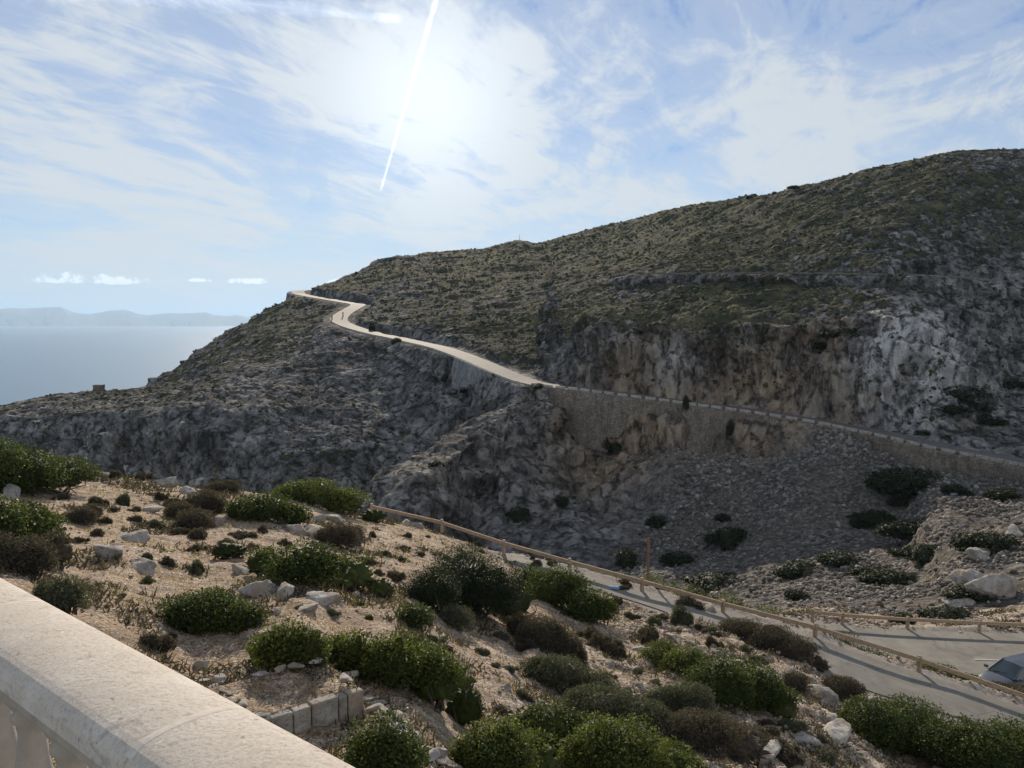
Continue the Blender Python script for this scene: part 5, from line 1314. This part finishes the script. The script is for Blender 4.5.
# back and side edging stones of the platform
for i_, (px, py) in enumerate([(262,682),(280,676),(296,672),(318,668),(345,686),(352,680)]):
    p = at(px, py); s = scale_at(p)
    o = link("edging_stone", rock_mesh(i_ % 9, .5, M_ROCKP), loc=(p.x, p.y, p.z + .08)); o.scale = (.17, .13, .12); o.rotation_euler = (0, 0, i_ * 1.3)
    tag(o, uniq("flat edging stone", px, py), "rock", "flat stones edging the dirt platform")
root = empty("stone_path_edging", at(370, 706)); tag(root, "row of rough set stones edging the footpath down from the step", "edging")
q0 = root.location.copy()
ed = [(368,704),(374,711),(382,718),(388,724),(396,731),(404,738),(412,745),(422,752),(430,759),(440,765),(452,771),(378,706),(398,722),(416,740),(436,757)]
for i_, (px, py) in enumerate(ed):
    p = at(px, py)
    o = link("set_stone", rock_mesh((i_ * 4) % 9, .5 if i_ % 2 else .8, M_ROCKP if i_ % 3 else M_ROCK), root); o.location = p - q0 + Vector((0, 0, .03))
    o.scale = (.17 + .03 * (i_ % 3), .13, .11); o.rotation_euler = (0, 0, i_ * .9)
root = empty("kerb_stones", at(213, 690)); tag(root, "row of small pale stones along the outer foot of the balustrade", "edging"); q0 = root.location.copy()
for i_, (px, py) in enumerate([(205,682),(214,688),(222,693),(229,697),(236,702),(243,706),(262,718)]):
    p = at(px, py); o = link("set_stone", rock_mesh((i_ * 5) % 9, .5, M_ROCKP), root); o.location = p - q0 + Vector((0, 0, .02)); o.scale = (.12, .09, .07); o.rotation_euler = (0, 0, i_)

# ------------------------------------------------------------------ road walls across the valley
def wall_curtain(name, px0, px1, hts, mat, off0, batter, parapet, label):
    """battered wall hung from the valley edge of the far road; hts: [(px, height)]"""
    pr = project(FAR_RD)[0]
    sel = [i for i in range(len(FAR_RD)) if px0 <= pr[i] <= px1 and (FAR_RD[i, 1] < 232)]
    Pp = FAR_RD[sel]; T = np.gradient(Pp[:, :2], axis=0); T /= np.linalg.norm(T, axis=1, keepdims=True)
    Nn = np.stack([-T[:, 1], T[:, 0]], 1); Nn *= -np.sign((Nn * Pp[:, :2]).sum(1, keepdims=True))      # towards the viewer
    hx = [h[0] for h in hts]; hy = [h[1] for h in hts]
    H = np.interp(pr[sel], hx, hy)
    L = np.concatenate([[0], np.cumsum(np.linalg.norm(np.diff(Pp, axis=0), axis=1))])
    NV = 8; V = []; UV = []
    c0 = Vector(Pp[len(Pp) // 2])
    for i in range(len(Pp)):
        for v in range(NV + 1):
            f = v / NV; o_ = off0 + batter * H[i] * f; z = Pp[i, 2] + parapet - (H[i] + parapet) * f
            V.append((Pp[i, 0] + Nn[i, 0] * o_ - c0.x, Pp[i, 1] + Nn[i, 1] * o_ - c0.y, z - c0.z)); UV.append((L[i], (H[i] + parapet) * f))
        # top and inner face
        V.append((Pp[i, 0] + Nn[i, 0] * (off0 - .45) - c0.x, Pp[i, 1] + Nn[i, 1] * (off0 - .45) - c0.y, Pp[i, 2] + parapet - c0.z)); UV.append((L[i], -.45))
        V.append((Pp[i, 0] + Nn[i, 0] * (off0 - .45) - c0.x, Pp[i, 1] + Nn[i, 1] * (off0 - .45) - c0.y, Pp[i, 2] - .2 - c0.z)); UV.append((L[i], -1.0))
    nc = NV + 3; Fc = []
    for i in range(len(Pp) - 1):
        a = i * nc; b = a + nc
        for v in range(NV): Fc.append((a + v, a + v + 1, b + v + 1, b + v))
        Fc.append((a, b, b + NV + 1, a + NV + 1)); Fc.append((a + NV + 1, b + NV + 1, b + NV + 2, a + NV + 2))
    me = mesh_np(name, V, np.array(Fc), mat)
    uvl = me.uv_layers.new(name='UVMap'); vi = np.zeros(len(me.loops), np.int32); me.loops.foreach_get('vertex_index', vi)
    uvl.data.foreach_set('uv', np.array(UV, np.float32)[vi].ravel())
    o = link(name, me, loc=c0); tag(o, label, "wall")
    return o, Pp, Nn, pr[sel], L, c0
o, Pp, Nn, prr, L, c0 = wall_curtain("retaining_wall", 535, 1200, [q for q in WALL_H if q[0] >= 535],
    M_WALL, 4.75, 0.12, 0.10, "long tan stone retaining wall holding the mountain road across the cliff")
pos = 1.0
while pos < L[-1] - 2.6:
    a = np.array([np.interp(pos, L, Pp[:, q]) for q in range(3)]); b = np.array([np.interp(pos + 2.3, L, Pp[:, q]) for q in range(3)])
    nv = np.array([np.interp(pos + 1.2, L, Nn[:, q]) for q in range(2)])
    pos += 3.05
    av = Vector((a[0] + nv[0] * 4.53, a[1] + nv[1] * 4.53, a[2] + .10 + .27)) - c0; bv = Vector((b[0] + nv[0] * 4.53, b[1] + nv[1] * 4.53, b[2] + .10 + .27)) - c0
    mb = MB(); mb.beam(av, bv, 0.42, 0.53); mb.build("parapet_block", M_ROCKP, o, 0.05)
o, *_ = wall_curtain("retaining_wall", 468, 512, [q for q in WALL_H if 468 <= q[0] <= 512], M_WALLG, 4.75, 0.10, 0.25, "smooth grey retaining wall under the sunlit stretch of mountain road")

upx = project(UP_RD)[0]; sel = [i for i in range(len(UP_RD)) if 640 < upx[i] < 1060]
Tg = np.gradient(UP_RD[:, :2], axis=0); Tg /= np.linalg.norm(Tg, axis=1, keepdims=True); Ng = np.stack([-Tg[:, 1], Tg[:, 0]], 1); Ng *= -np.sign((Ng * UP_RD[:, :2]).sum(1, keepdims=True))
q0 = Vector(UP_RD[sel[len(sel) // 2]]); mb = MB()
for a_, b_ in zip(sel[:-1], sel[1:]):
    pa = UP_RD[a_].copy(); pb = UP_RD[b_].copy(); pa[:2] += Ng[a_] * 2.7; pb[:2] += Ng[b_] * 2.7
    mb.beam(Vector(pa) - q0 + Vector((0, 0, -.35)), Vector(pb) - q0 + Vector((0, 0, -.55)), .5, 1.5)
o = mb.build("track_wall", m_rock("grey_track_masonry", .4), loc=q0); tag(o, "long low grey wall edging the upper track across the right hillside", "wall")

# low kerb wall along the sunlit stretch
pr = project(FAR_RD)[0]
Tg = np.gradient(FAR_RD[:, :2], axis=0); Tg /= np.linalg.norm(Tg, axis=1, keepdims=True)
Ng = np.stack([-Tg[:, 1], Tg[:, 0]], 1)
i0 = [i for i in range(len(FAR_RD)) if 200 < FAR_RD[i, 1] < 297 and pr[i] < 535]
sgn = -np.sign((Ng[i0[0]] * FAR_RD[i0[0], :2]).sum())
root = empty("roadside_kerb", FAR_RD[i0[0]]); tag(root, "low pale kerb wall along the sunlit edge of the mountain road", "kerb")
mb = MB(); q0 = Vector(FAR_RD[i0[0]])
for a, b in zip(i0[:-1], i0[1:]):
    pa = FAR_RD[a].copy(); pb = FAR_RD[b].copy(); pa[:2] += Ng[a] * sgn * 3.9; pb[:2] += Ng[b] * sgn * 3.9
    mb.beam(Vector(pa) - q0 + Vector((0, 0, .10)), Vector(pb) - q0 + Vector((0, 0, .10)), .4, .5)
mb.build("kerb", M_ROCKP, root)
for px, py, D, h, lab in ((332,322,309,2.2,"short dark roadside post at the outside of the far road's bend"),(343,319,316,2.4,"dark roadside post in the middle of the far road's bend")):
    p = Vector(unproj(px, py, D)); mb = MB(); mb.box((0, 0, h / 2 - .3), (.35, .35, h + .6)); mb.box((0, 0, h + .06), (.5, .5, .12))
    tag(mb.build("roadside_post", M_WOODD, loc=p), lab, "post")

# hut, survey mast, skyline tree
j_ = int(np.abs(S_F - (98 - 512) / F).argmin()); r0_ = int(np.searchsorted(D_F, 222)); r1_ = int(np.searchsorted(D_F, 262))
p = Vector(VF[r0_ + int(PYF[r0_:r1_, j_].argmin()), j_]); z = p.z; root = empty("stone_hut", (p.x, p.y, z - .25)); tag(root, "tiny dark stone hut on the left headland above the sea", "hut")
mb = MB(); mb.box((0, 0, .75), (2.5, 2.2, 1.9)); mb.build("walls", m_rock("dark_masonry", .35), root)  # walls darkened evenly to stand out from the hillside
mb = MB(); mb.box((0, 0, 1.78), (2.8, 2.5, .15)); mb.build("roof", m_plain("dark_slate", (.06, .055, .05), .9, 3, .2, .2), root)
mb = MB(); mb.box((.2, -1.11, .6), (.8, .06, 1.5)); mb.build("door", M_WOODD, root)
p = at(519.5, 243, False); root = empty("survey_mast", (p.x, p.y, p.z - .6)); tag(root, "thin mast on the small rocky summit on the skyline", "mast")
mb = MB(); mb.tube((0, 0, 0), (0, 0, 5.2), .16, .07, 8); mb.build("pole", m_plain("grey_steel", (.2, .2, .2), .6, 5, .1, 0), root)
mb = MB(); mb.tube((0, 0, 0), (0, 0, 1.5), .7, .5, 10); mb.build("base", M_ROCK, root)
p = at(794, 192.5, False); root = empty("windswept_tree", (p.x, p.y + 1, p.z - .4)); tag(root, "small windswept tree silhouetted on the right skyline", "tree")
mb = MB(); mb.tube((0, 0, 0), (.3, 0, 1.2), .16, .12, 8); mb.tube((.3, 0, 1.2), (-.5, 0, 2.0), .1, .05, 6); mb.tube((.3, 0, 1.2), (1.1, .2, 2.0), .1, .05, 6); mb.build("trunk", M_TWIG, root)
link("crown", leaf_cloud([(.2, 0, 2.1, 2.1, 1.5, .75), (1.4, 0, 1.9, 1.2, 1, .5), (-1.2, 0, 1.9, 1.1, 1, .5)], 2600, .22, 91, M_PINE, "crown"), root)

# ------------------------------------------------------------------ parked car
def car():
    hd = R(180 + 22)
    c = (25.0, 40.9); root = empty("parked_car", (c[0], c[1], -18.27), hd)
    tag(root, "silver-blue hatchback glinting in the sun on the parking area", "car")
    paint = m_plain("metallic_car_paint", (0.10, 0.11, 0.13), 0.28, 3, 0.03, 0, metal=0.4, spec=.5)
    glass = m_plain("car_glass", (0.02, 0.03, 0.035), 0.05, 3, 0.02, 0, spec=1.0)
    rub = m_plain("tyre_rubber", (0.025, 0.025, 0.025), 0.8, 9, .1, 0); rim = m_plain("alloy", (0.5, 0.5, 0.52), .3, 9, .05, 0, metal=.9)
    trim = m_plain("black_trim", (0.03, 0.03, 0.03), .6, 9, .1, 0); lamp = m_plain("lamp_lens", (0.75, 0.78, 0.8), .08, 9, .03, 0, spec=1.0)
    # body stations: x, half width, sill z, belt z (front at +x)
    st = [(-2.02,.62,.42,.78),(-1.98,.74,.30,.92),(-1.7,.84,.22,.98),(-1.0,.875,.20,.96),(0,.885,.20,.94),(.9,.885,.20,.93),(1.25,.87,.20,.90),(1.6,.84,.20,.82),(1.88,.76,.22,.73),(2.02,.60,.28,.64),(2.06,.5,.36,.56)]
    V = []; 
    for x, w_, z0, z1 in st:
        for f, zf in ((-.86, 0), (-1.0, .22), (-1.02, .5), (-.98, .8), (-.86, .97), (-.5, 1.03), (0, 1.05), (.5, 1.03), (.86, .97), (.98, .8), (1.02, .5), (1.0, .22), (.86, 0)):
            V.append((x, w_ * f, z0 + (z1 - z0) * zf))
    nc = 13; Fc = []
    for i in range(len(st) - 1):
        for q in range(nc): Fc.append((i * nc + q, i * nc + (q + 1) % nc, (i + 1) * nc + (q + 1) % nc, (i + 1) * nc + q))
    me = bpy.data.meshes.new("body"); me.from_pydata(V, [], Fc + [tuple(range(nc)), tuple(range((len(st) - 1) * nc, len(st) * nc))[::-1]]); me.materials.append(paint)
    me.polygons.foreach_set('use_smooth', [True] * len(me.polygons)); o = link("body", me, root); m_ = o.modifiers.new('s', 'SUBSURF'); m_.levels = m_.render_levels = 1
    # greenhouse
    g = [(-1.9,.70,.95),(-1.55,.56,1.40),(-.9,.57,1.47),(-.1,.57,1.47),(.35,.54,1.40),(1.12,.70,.93)]
    V = []
    for x, w_, z in g: V += [(x, -w_, z), (x, 0, z + .03), (x, w_, z)]
    low = [(x, .78, .93) for x, _, _ in g]
    k = len(V)
    for x, w_, z in low: V += [(x, -w_, z), (x, w_, z)]
    roofF = []; glF = []
    for i in range(len(g) - 1):
        tgt = roofF if 1 <= i <= 3 else glF
        tgt += [(i * 3, i * 3 + 1, i * 3 + 4, i * 3 + 3), (i * 3 + 1, i * 3 + 2, i * 3 + 5, i * 3 + 4)]
        glF += [(i * 3, i * 3 + 3, k + 2 * i + 2, k + 2 * i), (i * 3 + 2, i * 3 + 5, k + 2 * i + 3, k + 2 * i + 1)]
    for nm, ff, mt in (("windows", glF, glass), ("roof", roofF, paint)):
        me = bpy.data.meshes.new(nm); me.from_pydata(V, [], ff); me.materials.append(mt); me.validate(); link(nm, me, root)
    for s_ in (-1, 1):
        mb = MB(); mb.beam((1.10, .715 * s_, .95), (.37, .555 * s_, 1.41), .05, .05); mb.beam((.37, .555 * s_, 1.41), (-1.5, .57 * s_, 1.43), .05, .05); mb.beam((-1.5, .57 * s_, 1.41), (-1.9, .71 * s_, .96), .07, .05); mb.beam((-.35, .58 * s_, 1.45), (-.35, .76 * s_, .95), .06, .06)
        mb.build("window_pillar", paint, root)
        mb = MB(); mb.box((.95, .95 * s_, 1.0), (.12, .2, .14)); mb.build("wing_mirror", paint, root, .03)
        mb = MB(); mb.box((1.90, .60 * s_, .63), (.26, .26, .13), rz=-.5 * s_); mb.build("headlight", lamp, root, .03)
        for x in (-1.3, 1.32):
            mb = MB(); mb.tube((x, .70 * s_, .31), (x, .90 * s_, .31), .31, .31, 24); t_ = mb.build("wheel", rub, root, .02)
            mb = MB(); mb.tube((x, .895 * s_, .31), (x, .915 * s_, .31), .2, .19, 20); mb.build("rim", rim, t_)
    mb = MB(); mb.box((2.06, 0, .42), (.06, .9, .12)); mb.build("grille", trim, root, .01)
    mb = MB(); mb.box((2.09, 0, .33), (.02, .5, .11)); mb.build("number_plate", M_WHITE, root)
    # open-air wipers line
    mb = MB(); mb.beam((1.1, -.45, .99), (.95, .2, 1.06), .02, .02); mb.build("wiper", trim, root)
car()
# faded blue paint on the path by the rail
P0 = NEARC[np.abs(NEARC[:, 0] - unproj(607, 586, 41.9)[0]).argmin()][:3]
tag(quad_strip("painted_patch", [P0 + (-.45, .3, 0), P0 + (0, .1, 0), P0 + (.5, -.15, 0)], 0.25, M_BLUE, 0.055), kind='structure')
